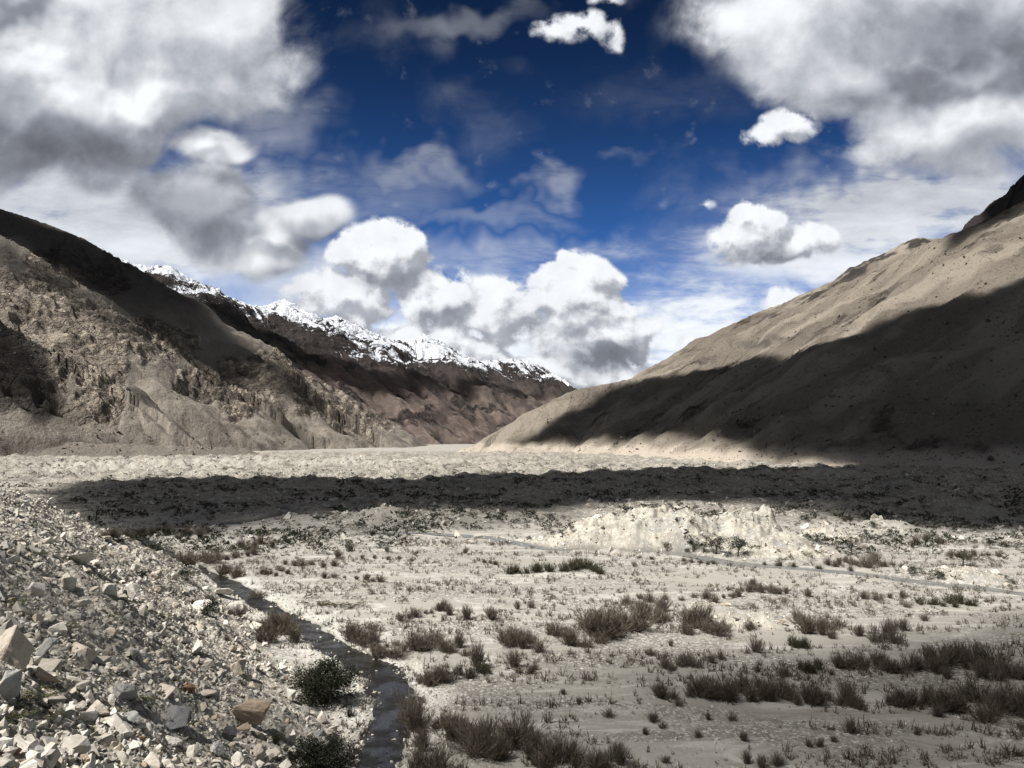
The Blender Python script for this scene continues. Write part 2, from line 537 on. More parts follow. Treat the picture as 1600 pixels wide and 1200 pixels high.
# ground material: pale silt and cobbles, rubble on the moraine and the scree
def ground_material():
    m, t, b, o, pos = new_mat('valley gravel')
    big = t.noise(pos, .035, 4, .6)
    mid = t.noise(pos, .35, 4, .6)
    fine = t.noise(pos, 3.0, 4, .65)
    cob, mor, tal, pale, wet = (t.attr(k) for k in ('cobble', 'moraine', 'talus', 'pale', 'wet'))
    silt = t.mix(big, (.24, .23, .203), (.33, .315, .28))
    silt = t.mix(t.remap(fine, .3, .7), silt, t.mix(.5, silt, (.22, .205, .175)))
    ch = t.noise(t.vm('MULTIPLY', pos, (.35, 1.3, 1.0)), .07, 5, .6, dist=1.2)
    silt = t.mix(t.remap(t.m('ABSOLUTE', t.m('SUBTRACT', ch, .5)), .035, .0, 0, .7), silt, (.41, .40, .37))
    silt = t.mix(t.remap(t.m('ABSOLUTE', t.m('SUBTRACT', ch, .60)), .03, .0, 0, .55), silt, (.17, .165, .15))
    v1 = t.node('ShaderNodeTexVoronoi'); t.put(v1.inputs['Vector'], pos); t.put(v1.inputs['Scale'], 3.2)
    v2 = t.node('ShaderNodeTexVoronoi'); t.put(v2.inputs['Vector'], pos); t.put(v2.inputs['Scale'], 1.1)
    g1 = t.sep(v1.outputs['Color'])[0]
    g2 = t.sep(v2.outputs['Color'])[0]
    peb = t.mix(t.remap(g1, .35, 1.0), (.20, .19, .17), (.52, .50, .46))
    gap = t.remap(v1.outputs['Distance'], .32, .6)
    peb = t.mix(t.m('MULTIPLY', gap, .6), peb, (.13, .12, .105))
    c = t.mix(t.m('MULTIPLY', cob, t.remap(mid, .35, .6, .35, .95)), silt, peb)
    rub = t.mix(t.remap(g2, .2, 1.0), (.22, .205, .175), (.48, .455, .40))
    rub = t.mix(.5, rub, t.mix(t.remap(g1, .2, 1), (.16, .145, .12), (.46, .43, .37)))
    rub = t.mix(t.m('MULTIPLY', t.remap(v2.outputs['Distance'], .35, .7), .45), rub, (.10, .09, .075))
    c = t.mix(tal, c, rub)
    mo = t.mix(t.remap(mid, .35, .65), (.13, .125, .11), rub)
    mo = t.mix(t.remap(big, .42, .58), mo, rub)
    c = t.mix(t.m('MULTIPLY', mor, t.m('SUBTRACT', 1.0, pale)), c, mo)
    pl = t.mix(t.remap(mid, .35, .65), (.25, .232, .195), (.40, .378, .32))
    pl = t.mix(t.remap(t.noise(pos, .16, 4, .6), .50, .60), pl, (.24, .235, .215))
    pl = t.mix(t.remap(t.noise(pos, 1.1, 4, .7), .55, .66, 0, .6), pl, (.15, .14, .12))
    pl = t.mix(t.m('MULTIPLY', t.remap(g1, .75, .95), .5), pl, (.50, .48, .43))
    c = t.mix(t.m('MULTIPLY', pale, .9), c, pl)
    c = t.mix(t.m('MULTIPLY', t.attr('bank'), t.remap(fine, .3, .6, .35, .8)), c, (.50, .49, .45))
    # thin green and brown ground cover, in patches, on the floor
    cov = t.noise(t.vm('MULTIPLY', pos, (1.0, 1.6, 1.0)), .09, 6, .65)
    covm = t.m('MULTIPLY', t.remap(cov, .56, .66), t.remap(t.noise(pos, 2.2, 4, .7), .45, .6))
    covm = t.m('MULTIPLY', covm, t.m('SUBTRACT', 1.0, t.m('MAXIMUM', pale, wet)))
    c = t.mix(t.m('MULTIPLY', covm, .75), c, t.mix(mid, (.055, .055, .03), (.095, .075, .05)))
    c = t.mix(t.m('MULTIPLY', wet, .8), c, (.085, .08, .07))
    t.l.new(c, b.inputs['Base Color'])
    t.l.new(t.m('SUBTRACT', .92, t.m('MULTIPLY', wet, .35)), b.inputs['Roughness'])
    h = t.m('ADD', t.m('MULTIPLY', t.m('SUBTRACT', 1.0, v1.outputs['Distance']), t.m('ADD', .15, t.m('MULTIPLY', t.m('MAXIMUM', cob, tal), .5))), t.m('MULTIPLY', fine, .25))
    h = t.m('ADD', h, t.m('MULTIPLY', t.m('MULTIPLY', t.m('SUBTRACT', 1.0, v2.outputs['Distance']), 1.6), t.m('MAXIMUM', mor, tal)))
    t.l.new(bump(t, h, .9, .22), b.inputs['Normal'])
    return m


mat_ground = ground_material()


def view_cols(n_in, half_in, half_out, n_out):
    a = np.linspace(-half_in, half_in, n_in)
    e = half_in + (half_out - half_in) * (np.linspace(0, 1, n_out + 1)[1:]) ** 2
    return np.concatenate([-e[::-1], a, e])


uc = view_cols(900, .69, 3.0, 40)
yr = np.concatenate([np.linspace(-60, 34, 60), np.exp(np.linspace(math.log(35), math.log(9000), 1050))])
UU, YY = np.meshgrid(uc, yr)
XX = UU * np.maximum(YY, 34)
GZ, GA = ground_h(XX, YY, True, True)
ground = grid_mesh('ground', XX, YY, GZ, mat_ground, GA, label='pale gravel valley floor with moraine and scree')


# ------------------------------------------------------------------ water
def water_material(name, col, rough):
    m, t, b, o, pos = new_mat(name)
    n = t.noise(t.vm('MULTIPLY', pos, (1, .6, 1)), 1.6, 4, .6)
    t.l.new(t.mix(t.remap(n, .4, .65), col, [c * 1.6 for c in col]), b.inputs['Base Color'])
    b.inputs['Roughness'].default_value = rough
    b.inputs['Specular IOR Level'].default_value = .14
    b.inputs['IOR'].default_value = 1.33
    bn = bump(t, t.noise(t.vm('MULTIPLY', pos, (1, .7, 1)), 2.4, 6, .7), .9, .12)
    t.l.new(bn, b.inputs['Normal'])
    gl = t.node('ShaderNodeBsdfGlossy'); gl.inputs['Roughness'].default_value = rough * .6
    t.l.new(bn, gl.inputs['Normal'])
    df = t.node('ShaderNodeBsdfDiffuse'); t.l.new(b.inputs['Base Color'].links[0].from_socket, df.inputs['Color'])
    mx = t.node('ShaderNodeMixShader'); t.l.new(t.remap(t.noise(pos, .5, 4, .6), .38, .60, .12, .42), mx.inputs[0])
    t.l.new(df.outputs[0], mx.inputs[1]); t.l.new(gl.outputs[0], mx.inputs[2]); t.l.new(mx.outputs[0], o.inputs[0])
    return m


def ribbon(name, pts, halfw, z, mat, label):
    P = []
    for i in range(len(pts) - 1):
        p0 = np.array(pts[max(i - 1, 0)]); p1 = np.array(pts[i]); p2 = np.array(pts[i + 1]); p3 = np.array(pts[min(i + 2, len(pts) - 1)])
        n = max(4, int(np.linalg.norm(p2 - p1) / 2))
        for k in range(n):
            s = k / n
            P.append(.5 * ((2 * p1) + (-p0 + p2) * s + (2 * p0 - 5 * p1 + 4 * p2 - p3) * s * s + (-p0 + 3 * p1 - 3 * p2 + p3) * s ** 3))
    P.append(np.array(pts[-1])); P = np.array(P)
    T = np.gradient(P, axis=0); T /= np.linalg.norm(T, axis=1)[:, None] + 1e-9
    N = np.stack([-T[:, 1], T[:, 0]], 1)
    ks = np.linspace(-1, 1, 7)
    X = P[:, 0][:, None] + N[:, 0][:, None] * ks * halfw
    Y = P[:, 1][:, None] + N[:, 1][:, None] * ks * halfw
    return grid_mesh(name, X, Y, np.full_like(X, z), mat, label=label)


mat_river = water_material('dark river water', (.011, .010, .008), .16)
mat_stream = water_material('milky stream water', (.12, .12, .11), .5)
ribbon('river', RIVER, 2.9, -.45, mat_river, 'narrow dark river winding past the scree slope')
ribbon('stream', STREAM, 3.0, -.20, mat_stream, 'shallow grey stream crossing the gravel below the pale mound')
ribbon('stream', SIDE, 5.0, -.16, mat_stream, 'thin braided channel crossing the shaded far floor')


# ------------------------------------------------------------------ mountains
def crest_field(X, Y, spurs):
    H = np.full(X.shape, -1e9); D = np.zeros(X.shape); S = np.zeros(X.shape); ID = np.zeros(X.shape)
    off = 0.0
    for k, (pts, sl, sr, *_) in enumerate(spurs):
        s0 = 0.0
        for (ax, ay, az), (bx, by, bz) in zip(pts[:-1], pts[1:]):
            dx, dy = bx - ax, by - ay
            L = math.hypot(dx, dy)
            t = np.clip(((X - ax) * dx + (Y - ay) * dy) / (L * L), 0, 1)
            ex, ey = X - ax - t * dx, Y - ay - t * dy
            d = np.hypot(ex, ey)
            side = dx * ey - dy * ex
            a = np.where(side > 0, sl, sr)
            h = az + (bz - az) * t - a * d
            m = h > H
            H = np.where(m, h, H); D = np.where(m, d, D); S = np.where(m, s0 + t * L + k * 5000, S); ID = np.where(m, k, ID)
            s0 += L
    return H, D, S, ID


def densify(pts, step, jag, seed):
    """crest line with small peaks and notches"""
    out_ = []
    r = np.random.default_rng(seed)
    for a, b in zip(pts[:-1], pts[1:]):
        a = np.array(a, float); b = np.array(b, float)
        n = max(1, int(np.linalg.norm((b - a)[:2]) / step))
        for k in range(n):
            p = a + (b - a) * k / n
            if k:
                p = p + np.array([r.normal() * jag * .8, r.normal() * jag * .8, r.normal() * jag])
            out_.append(tuple(p))
    out_.append(tuple(pts[-1]))
    return out_


def ell(PX, PY, blobs):
    v = np.zeros(PX.shape)
    for (cx, cy, rx, ry, a) in blobs:
        v = np.maximum(v, a * np.clip(1.3 - np.hypot((PX - cx) / rx, (PY - cy) / ry), 0, 1))
    return np.clip(v, 0, 1)


def rock_material(name, scree, scree2, rock, rock2, snow=False):
    m, t, b, o, pos = new_mat(name)
    crag, tone, dark = t.attr('crag'), t.attr('tone'), t.attr('dark')
    along, down = t.attr('along'), t.attr('down')
    sv = t.comb(t.m('MULTIPLY', along, .045), t.m('MULTIPLY', down, .004), 0.0)
    streak = t.noise(sv, 1.0, 6, .6)
    n1 = t.noise(pos, .012, 5, .6)
    n2 = t.noise(pos, .045, 7, .68, dist=.4)
    n3 = t.noise(t.vm('MULTIPLY', pos, (1, 1, .6)), .16, 5, .7)
    rv = t.noise(t.comb(t.m('MULTIPLY', along, .03), t.m('MULTIPLY', down, .010), 3.0), 1.0, 6, .68, dist=.8)
    sc = t.mix(t.remap(t.m('ADD', t.m('MULTIPLY', streak, .65), t.m('MULTIPLY', n1, .35)), .38, .62), scree, scree2)
    sc = t.mix(t.remap(n3, .52, .68, 0, .45), sc, [c * .5 for c in scree])
    rk = t.mix(t.remap(n2, .38, .60), rock, rock2)
    rk = t.mix(t.remap(t.m('ADD', t.m('MULTIPLY', n3, .5), t.m('MULTIPLY', rv, .5)), .48, .57, 0, .8), rk, [c * .34 for c in rock])
    rk = t.mix(t.remap(t.m('ADD', t.attr('strata'), t.m('MULTIPLY', t.m('SUBTRACT', n2, .5), .8)), .48, .25, 0, .65), rk, [c * .36 for c in rock])
    cv = t.vm('ADD', t.comb(t.m('MULTIPLY', t.m('ADD', t.m('MULTIPLY', along, .55), t.m('MULTIPLY', down, .83)), .05), t.m('MULTIPLY', t.m('SUBTRACT', t.m('MULTIPLY', along, .83), t.m('MULTIPLY', down, .55)), .014), 0.0), t.scale(t.noise(pos, .02, 4, .6, out='Color'), 2.2))
    ce = t.voro(cv, 1.0, feature='DISTANCE_TO_EDGE', dims='2D')
    ce2 = t.voro(cv, 2.7, feature='DISTANCE_TO_EDGE', dims='2D')
    crack = t.m('MAXIMUM', t.remap(ce, .10, .01), t.m('MULTIPLY', t.remap(ce2, .12, .02), .6))
    cellc = t.voro(cv, 2.7, out='Color', dims='2D')
    rk = t.mix(t.m('MULTIPLY', t.remap(t.sep(cellc)[0], .45, .9), .45), rk, [c * .5 for c in rock])
    rk = t.mix(t.m('MULTIPLY', crack, .62), rk, [c * .26 for c in rock])
    rk = t.mix(t.remap(n1, .52, .62, 0, .6), rk, (.10, .085, .075))
    c = t.mix(t.remap(t.m('ADD', crag, t.m('MULTIPLY', t.m('SUBTRACT', n2, .5), .8)), .35, .6), sc, rk)
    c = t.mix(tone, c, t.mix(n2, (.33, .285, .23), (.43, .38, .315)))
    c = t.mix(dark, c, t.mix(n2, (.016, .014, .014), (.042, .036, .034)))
    # scattered stones as dark and pale specks
    sp = t.node('ShaderNodeTexVoronoi'); t.put(sp.inputs['Vector'], pos); t.put(sp.inputs['Scale'], .27)
    spk = t.m('MULTIPLY', t.remap(sp.outputs['Distance'], .30, .18), t.m('GREATER_THAN', t.m('ADD', t.sep(sp.outputs['Color'])[0], t.m('MULTIPLY', n2, 1.3)), 1.38))
    c = t.mix(t.m('MULTIPLY', spk, .7), c, [x * .3 for x in rock])
    rough_h = t.m('ADD', t.m('MULTIPLY', n2, t.m('ADD', .25, crag)), t.m('MULTIPLY', n3, .45))
    rough_h = t.m('SUBTRACT', rough_h, t.m('MULTIPLY', t.m('MULTIPLY', crack, crag), .35))
    if snow:
        s = t.attr('snow')
        rib = t.noise(t.comb(t.m('MULTIPLY', along, .013), t.m('MULTIPLY', down, .006), 0.0), 1.0, 7, .66, dist=.8)
        s2 = t.remap(t.m('ADD', s, t.m('MULTIPLY', t.m('SUBTRACT', t.m('ADD', t.m('MULTIPLY', rib, .72), t.m('MULTIPLY', n2, .28)), .5), 3.6)), .42, .52)
        c = t.mix(t.m('MULTIPLY', s2, t.remap(s, .0, .08)), c, (.66, .69, .74))
    t.l.new(c, b.inputs['Base Color'])
    t.l.new(bump(t, rough_h, 1.0, 9.0), b.inputs['Normal'])
    return m


def mountain(name, ulo, uhi, nu, ylo, yhi, ny, spurs, warp, gully, cragf, mat, label, foot_concave=0.0, snowf=None, tonef=None, darkf=None, fine=6.0, rough=1.0):
    u = np.linspace(ulo, uhi, nu); yv = np.exp(np.linspace(math.log(ylo), math.log(yhi), ny))
    U, Y = np.meshgrid(u, yv)
    X = U * Y
    wx = X + warp * fbm(X / (warp * 4), Y / (warp * 4), 4, 101)
    wy = Y + warp * fbm(X / (warp * 4) + 7, Y / (warp * 4) + 3, 4, 111)
    k0 = None
    H = crest_field(X, Y, [sp_[0:3] for sp_ in spurs])[0]
    PX, PY = project(X, Y, H)
    crag = cragf(PX, PY, X, Y, H)
    Hf = np.full(X.shape, -1e9).ravel(); D0 = np.zeros(X.size); S0 = np.zeros(X.size)
    Xr, Yr, wxr, wyr, cr, Hr = X.ravel(), Y.ravel(), wx.ravel(), wy.ravel(), crag.ravel(), H.ravel()
    for i_, sp_ in enumerate(spurs):
        raw = [(sp_[3], sp_[1], sp_[2])]
        h1, d1, s1, _ = crest_field(Xr, Yr, [sp_[0:3]])
        I = np.nonzero((h1 > Hr - 140) & (h1 > -90))[0]
        h1 = h1[I]
        hw = crest_field(wxr[I], wyr[I], raw)[0]
        hs, d1, s1, _ = crest_field(Xr[I], Yr[I], raw)
        kk = sstep(d1, 0, warp * 2.0)
        h1 = h1 * (1 - kk) + hw * kk
        x_, y_, c_ = Xr[I], Yr[I], cr[I]
        s1 = s1 + i_ * 777.0
        g = ridged(s1 / gully[0] + .25 * fbm(x_ / 60, y_ / 60, 3, 121), d1 / gully[1], 4, 123) - .45
        g2 = ridged(s1 / 26 + .3 * fbm(x_ / 40, y_ / 40, 3, 141) + d1 / 70, d1 / 90, 4, 143, .55) - .45
        h1 = h1 + gully[2] * g * (.35 + .65 * sstep(h1, 10, 90)) * sstep(d1, 8, gully[1] * .5) * (.35 + 1.0 * c_) + c_ * rough * 11.0 * g2
        m_ = h1 > Hf[I]
        J = I[m_]
        Hf[J] = h1[m_]; D0[J] = d1[m_]; S0[J] = s1[m_]
    H = Hf.reshape(X.shape); D0 = D0.reshape(X.shape); S0 = S0.reshape(X.shape)
    g = 0
    rr = .75 * (ridged(X / 150, Y / 150, 3, 131, .5) - .45) + .45 * (ridged(X / 42, Y / 42, 4, 132, .5) - .45)
    rb = fbm(X / 14, Y / 14, 4, 133)
    ta = S0 * .55 + D0 * .83 + 10 * fbm(X / 90, Y / 90, 3, 151); tb = S0 * .83 - D0 * .55
    strata = ridged(ta / 32, tb / 260, 5, 153, .58) - .45
    H = H + crag * rough * (2.5 * rr + 1.2 * rb + 8.5 * strata) + (1 - crag) * (.8 * fbm(X / 20, Y / 20, 4, 135) + .5 * strata)
    H = H + fine * fbm(X / 12, Y / 12, 3, 137) * .10 * (1 + 2.5 * sstep(-D0, -25, 0))
    # scree runs out on to the floor
    H = np.where(H < 40, H, H)
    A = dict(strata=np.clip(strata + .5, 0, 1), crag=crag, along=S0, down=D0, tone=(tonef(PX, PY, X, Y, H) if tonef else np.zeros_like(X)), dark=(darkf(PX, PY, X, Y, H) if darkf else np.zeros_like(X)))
    if snowf is not None:
        A['snow'] = snowf(PX, PY, X, Y, H, D0, g)
    H = np.maximum(H, -6)
    o = grid_mesh(name, X, Y, H, mat, A, label=label)
    return o, (u, yv, H)


# near wall of the valley: two rocky spurs coming down to the floor
SP1 = [at(-700, 120, 1500), at(-300, 250, 1600), at(-100, 322, 1680), at(0, 366, 1700), at(60, 398, 1715), at(130, 446, 1735), at(190, 488, 1755), at(225, 520, 1770), at(262, 540, 1785), at(300, 580, 1800), at(330, 612, 1815), at(372, 650, 1835), at(405, 678, 1850), at(450, 704, 1880)]
SP1B = [at(-400, 330, 1080), at(-120, 440, 1120), at(0, 500, 1150), at(30, 522, 1152), at(58, 560, 1150), at(82, 610, 1140), at(100, 660, 1120), at(115, 690, 1100)]
SPT = [at(-500, 668, 1000), at(-200, 676, 1005), at(0, 684, 1010), at(100, 691, 1020), at(200, 693, 1040), at(300, 697, 1060), at(380, 700, 1080), at(396, 709, 1085)]
SP2 = [at(-700, 60, 2300), at(-200, 250, 2350), at(0, 326, 2380), at(40, 338, 2390), at(80, 352, 2400), at(130, 372, 2420), at(200, 410, 2450), at(240, 440, 2470), at(300, 478, 2500), at(340, 510, 2520), at(390, 548, 2550), at(450, 585, 2590), at(505, 618, 2630), at(560, 655, 2680), at(610, 684, 2740), at(650, 699, 2800)]
SP2B = [at(225, 470, 2250), at(290, 520, 2200), at(340, 532, 2170), at(400, 552, 2150), at(450, 590, 2160), at(500, 616, 2180), at(515, 632, 2180), at(540, 672, 2160), at(548, 696, 2140)]
crag_left = [(80, 520, 150, 90, 1), (170, 590, 70, 100, 1), (20, 470, 120, 70, .9), (240, 540, 90, 45, 1), (300, 600, 60, 50, 1), (350, 640, 60, 40, .9), (40, 590, 90, 90, 1), (140, 650, 50, 40, .9),
             (430, 590, 110, 50, 1), (500, 620, 50, 40, 1), (560, 660, 60, 34, .9), (400, 640, 60, 34, .8), (100, 430, 120, 60, .7), (600, 690, 50, 20, .8), (480, 560, 60, 25, .6)]


def crag_l(PX, PY, X, Y, H):
    e = ell(PX, PY, crag_left)
    # scree gullies between the crags
    sc = ell(PX, PY, [(245, 635, 40, 70, 1.6), (300, 668, 75, 50, 1.8), (375, 692, 100, 30, 1.8), (60, 695, 170, 42, 1.8), (205, 600, 20, 60, .8), (430, 672, 40, 25, 1.2)])
    n = fbm(PX / 60 + .3, PY / 45, 5, 201)
    v = e * 1.1 - sc * .9 + n * .45
    return sstep(v, .30, .62) * sstep(H, 25, 75)


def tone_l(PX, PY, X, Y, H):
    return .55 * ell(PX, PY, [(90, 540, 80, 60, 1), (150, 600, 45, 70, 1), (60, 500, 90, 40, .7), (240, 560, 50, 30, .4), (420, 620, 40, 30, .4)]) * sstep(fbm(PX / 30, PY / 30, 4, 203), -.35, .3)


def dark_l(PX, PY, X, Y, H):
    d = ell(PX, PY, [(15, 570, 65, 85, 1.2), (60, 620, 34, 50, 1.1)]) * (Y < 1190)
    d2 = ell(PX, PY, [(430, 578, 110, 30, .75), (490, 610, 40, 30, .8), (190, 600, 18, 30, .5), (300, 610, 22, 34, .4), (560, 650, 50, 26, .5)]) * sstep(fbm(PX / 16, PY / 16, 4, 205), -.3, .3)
    hi = .80 * sstep(H, 240, 480) * (Y > 2050)  # far spur's cloud shade put into the colour, over darker rock
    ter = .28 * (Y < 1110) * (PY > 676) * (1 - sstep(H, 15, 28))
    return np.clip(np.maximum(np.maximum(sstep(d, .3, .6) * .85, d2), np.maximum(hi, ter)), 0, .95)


mat_left = rock_material('tan scree and rock', (.165, .148, .125), (.21, .188, .158), (.22, .19, .155), (.42, .365, .295))
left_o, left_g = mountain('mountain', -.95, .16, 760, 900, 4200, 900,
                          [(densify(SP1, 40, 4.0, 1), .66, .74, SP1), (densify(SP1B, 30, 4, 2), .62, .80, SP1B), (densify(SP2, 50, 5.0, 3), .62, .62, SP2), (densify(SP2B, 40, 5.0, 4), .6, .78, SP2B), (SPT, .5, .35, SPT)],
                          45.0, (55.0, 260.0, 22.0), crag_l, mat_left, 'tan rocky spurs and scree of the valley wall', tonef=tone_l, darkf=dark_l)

# snow range behind
SN = [at(-300, 300, 3300), at(60, 350, 3400), at(130, 372, 3450), at(170, 394, 3500), at(205, 410, 3560), at(232, 417, 3600), at(262, 413, 3640), at(300, 436, 3720), at(340, 456, 3800), at(385, 474, 3900), at(410, 478, 3950),
      at(446, 466, 4050), at(470, 482, 4120), at(500, 498, 4200), at(525, 493, 4280), at(560, 508, 4380), at(590, 522, 4480), at(620, 532, 4580), at(645, 530, 4660), at(662, 521, 4730), at(690, 534, 4820), at(720, 551, 4920), at(750, 564, 5020), at(775, 562, 5120),
      at(800, 560, 5220), at(825, 563, 5330), at(850, 574, 5460), at(872, 592, 5600), at(892, 606, 5750), at(940, 625, 6000), at(1050, 660, 6600)]
ribs = [[at(446, 466, 4050), at(520, 540, 3800), at(600, 610, 3500), at(690, 694, 3150)],
        [at(232, 417, 3600), at(330, 480, 3350), at(450, 560, 3150), at(560, 640, 3000), at(640, 694, 2900)],
        [at(340, 456, 3800), at(430, 525, 3550), at(540, 610, 3280), at(650, 692, 3050)],
        [at(525, 493, 4280), at(600, 560, 4050), at(680, 630, 3750), at(740, 690, 3450)],
        [at(662, 521, 4730), at(720, 585, 4450), at(780, 650, 4100), at(800, 690, 3800)],
        [at(590, 522, 4480), at(650, 580, 4250), at(720, 650, 3950), at(770, 692, 3650)],
        [at(800, 560, 5220), at(830, 610, 4950), at(850, 650, 4650), at(860, 690, 4300)]]


def crag_s(PX, PY, X, Y, H):
    n = fbm(X / 160, Y / 160, 5, 301)
    return np.clip(sstep(H, 330, 520) + sstep(n, .0, .4) * .8, 0, 1)


SNLINE_X = [100, 200, 260, 330, 400, 450, 520, 600, 660, 720, 800, 850, 890]
SNLINE_Y = [376, 424, 456, 484, 502, 520, 545, 563, 580, 578, 592, 596, 606]


def snow_s(PX, PY, X, Y, H, D, g):
    line = np.interp(PX, SNLINE_X, SNLINE_Y)
    crest = np.interp(PX, [130, 170, 205, 232, 262, 300, 340, 385, 410, 446, 470, 500, 525, 560, 590, 620, 645, 662, 690, 720, 750, 775, 800, 825, 850, 872, 892],
                      [372, 394, 410, 417, 413, 436, 456, 474, 478, 466, 482, 498, 493, 508, 522, 532, 530, 521, 534, 551, 564, 562, 560, 563, 574, 592, 606])
    v = (line - PY) / np.maximum(line - crest, 6)
    return np.clip(.15 + .50 * v, 0, .78) * sstep(v, -.16, .12)


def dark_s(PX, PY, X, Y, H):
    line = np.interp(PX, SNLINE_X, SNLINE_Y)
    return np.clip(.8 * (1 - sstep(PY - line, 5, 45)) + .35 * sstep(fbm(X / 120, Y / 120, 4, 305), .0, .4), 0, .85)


mat_snow = rock_material('purple brown rock and snow', (.085, .066, .06), (.145, .113, .095), (.055, .044, .042), (.10, .08, .07), snow=True)
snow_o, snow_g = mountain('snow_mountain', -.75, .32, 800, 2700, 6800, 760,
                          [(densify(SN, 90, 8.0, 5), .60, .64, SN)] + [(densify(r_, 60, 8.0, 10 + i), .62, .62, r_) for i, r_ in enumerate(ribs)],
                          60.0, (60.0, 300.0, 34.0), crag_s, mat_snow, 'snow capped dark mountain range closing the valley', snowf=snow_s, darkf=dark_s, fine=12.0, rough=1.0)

# the far wall across the floor
RT = [at(722, 709, 1300), at(760, 682, 1320), at(800, 660, 1340), at(850, 632, 1360), at(895, 610, 1380), at(930, 602, 1385), at(965, 596, 1385), at(1000, 588, 1380), at(1040, 573, 1370), at(1090, 552, 1360), at(1130, 532, 1345), at(1180, 508, 1330), at(1240, 482, 1315),
      at(1300, 455, 1295), at(1360, 428, 1270), at(1400, 408, 1250), at(1440, 390, 1220), at(1475, 372, 1200), at(1510, 356, 1180), at(1550, 339, 1150), at(1605, 312, 1110), at(1750, 240, 1040), at(2200, 30, 900)]
RT2 = [at(1020, 590, 1900), at(1080, 552, 1900), at(1130, 512, 1880), at(1165, 496, 1870), at(1195, 483, 1860), at(1230, 472, 1850), at(1262, 456, 1840), at(1300, 444, 1830), at(1330, 424, 1820), at(1352, 408, 1815), at(1385, 394, 1810), at(1408, 381, 1800), at(1430, 371, 1790), at(1460, 373, 1780),
       at(1500, 366, 1760), at(1600, 330, 1700)]
RT3 = [at(1490, 410, 1990), at(1540, 345, 2000), at(1552, 326, 2000), at(1570, 308, 2000), at(1582, 292, 2000), at(1600, 278, 2000), at(1640, 240, 2000), at(1800, 120, 2000)]


def crag_r(PX, PY, X, Y, H):
    n = fbm(X / 90, Y / 90, 5, 401)
    v = .12 + sstep(n, .15, .55) * .45
    v = np.maximum(v, (Y > 1930) * 1.0 * sstep(H, 200, 400))
    return v


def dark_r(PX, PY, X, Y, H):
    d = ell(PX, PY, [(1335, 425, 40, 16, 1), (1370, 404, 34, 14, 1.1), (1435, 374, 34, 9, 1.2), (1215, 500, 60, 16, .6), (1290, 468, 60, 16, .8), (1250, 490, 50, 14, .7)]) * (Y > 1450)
    d3 = (Y > 1900) * (PX > 1500) * 1.0  # cloud shade on the dark peak, put into its colour
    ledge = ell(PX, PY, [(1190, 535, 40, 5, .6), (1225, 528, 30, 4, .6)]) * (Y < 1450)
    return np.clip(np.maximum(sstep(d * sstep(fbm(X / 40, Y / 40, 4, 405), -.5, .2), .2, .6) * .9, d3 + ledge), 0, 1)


def tone_r(PX, PY, X, Y, H):
    return np.maximum(.30 * sstep(fbm(X / 200, Y / 80, 4, 407), -.2, .4), .9 * (1 - sstep(H + 5 * fbm(X / 30, Y / 30, 3, 409), 8, 20)))


mat_right = rock_material('warm sandy scree', (.108, .093, .075), (.152, .132, .107), (.085, .07, .057), (.14, .116, .09))
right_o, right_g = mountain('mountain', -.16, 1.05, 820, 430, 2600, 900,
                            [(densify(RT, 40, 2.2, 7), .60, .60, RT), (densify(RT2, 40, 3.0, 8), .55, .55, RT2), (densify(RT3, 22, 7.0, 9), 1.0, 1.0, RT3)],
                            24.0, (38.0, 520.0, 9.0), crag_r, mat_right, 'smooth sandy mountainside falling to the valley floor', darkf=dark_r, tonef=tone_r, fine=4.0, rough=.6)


# ------------------------------------------------------------------ unseen clouds added beyond the top of the frame, shaped to shade the valley
DG = bpy.context.evaluated_depsgraph_get()
TERRAIN = [ground, left_o, snow_o, right_o]


def hit(px, py, objs=None):
    o0 = Vector((0, 0, CAM_H)); d = Vector(ray(px, py)).normalized()
    best = None
    for o in (objs or TERRAIN):
        ok, p, n, i = o.ray_cast(o0, d)
        if ok and (best is None or (p - o0).length < best[0]):
            best = ((p - o0).length, p.copy(), o)
    return best[1] if best else None


def cloud_material():
    m, t, b, o, pos = new_mat('cloud')
    b.inputs['Base Color'].default_value = (.55, .56, .58, 1)
    b.inputs['Roughness'].default_value = 1.0
    dens = t.attr('dens')
    n = t.noise(pos, .012, 5, .6)
    a = t.m('MULTIPLY', dens, t.remap(t.m('ADD', dens, t.m('MULTIPLY', t.m('SUBTRACT', n, .5), .9)), .25, .7, .45, 1.0))
    tr = t.node('ShaderNodeBsdfTransparent')
    mx = t.node('ShaderNodeMixShader')
    t.l.new(a, mx.inputs[0]); t.l.new(tr.outputs[0], mx.inputs[1]); t.l.new(b.outputs[0], mx.inputs[2])
    t.l.new(mx.outputs[0], o.inputs[0])
    return m


mat_cloud = cloud_material()


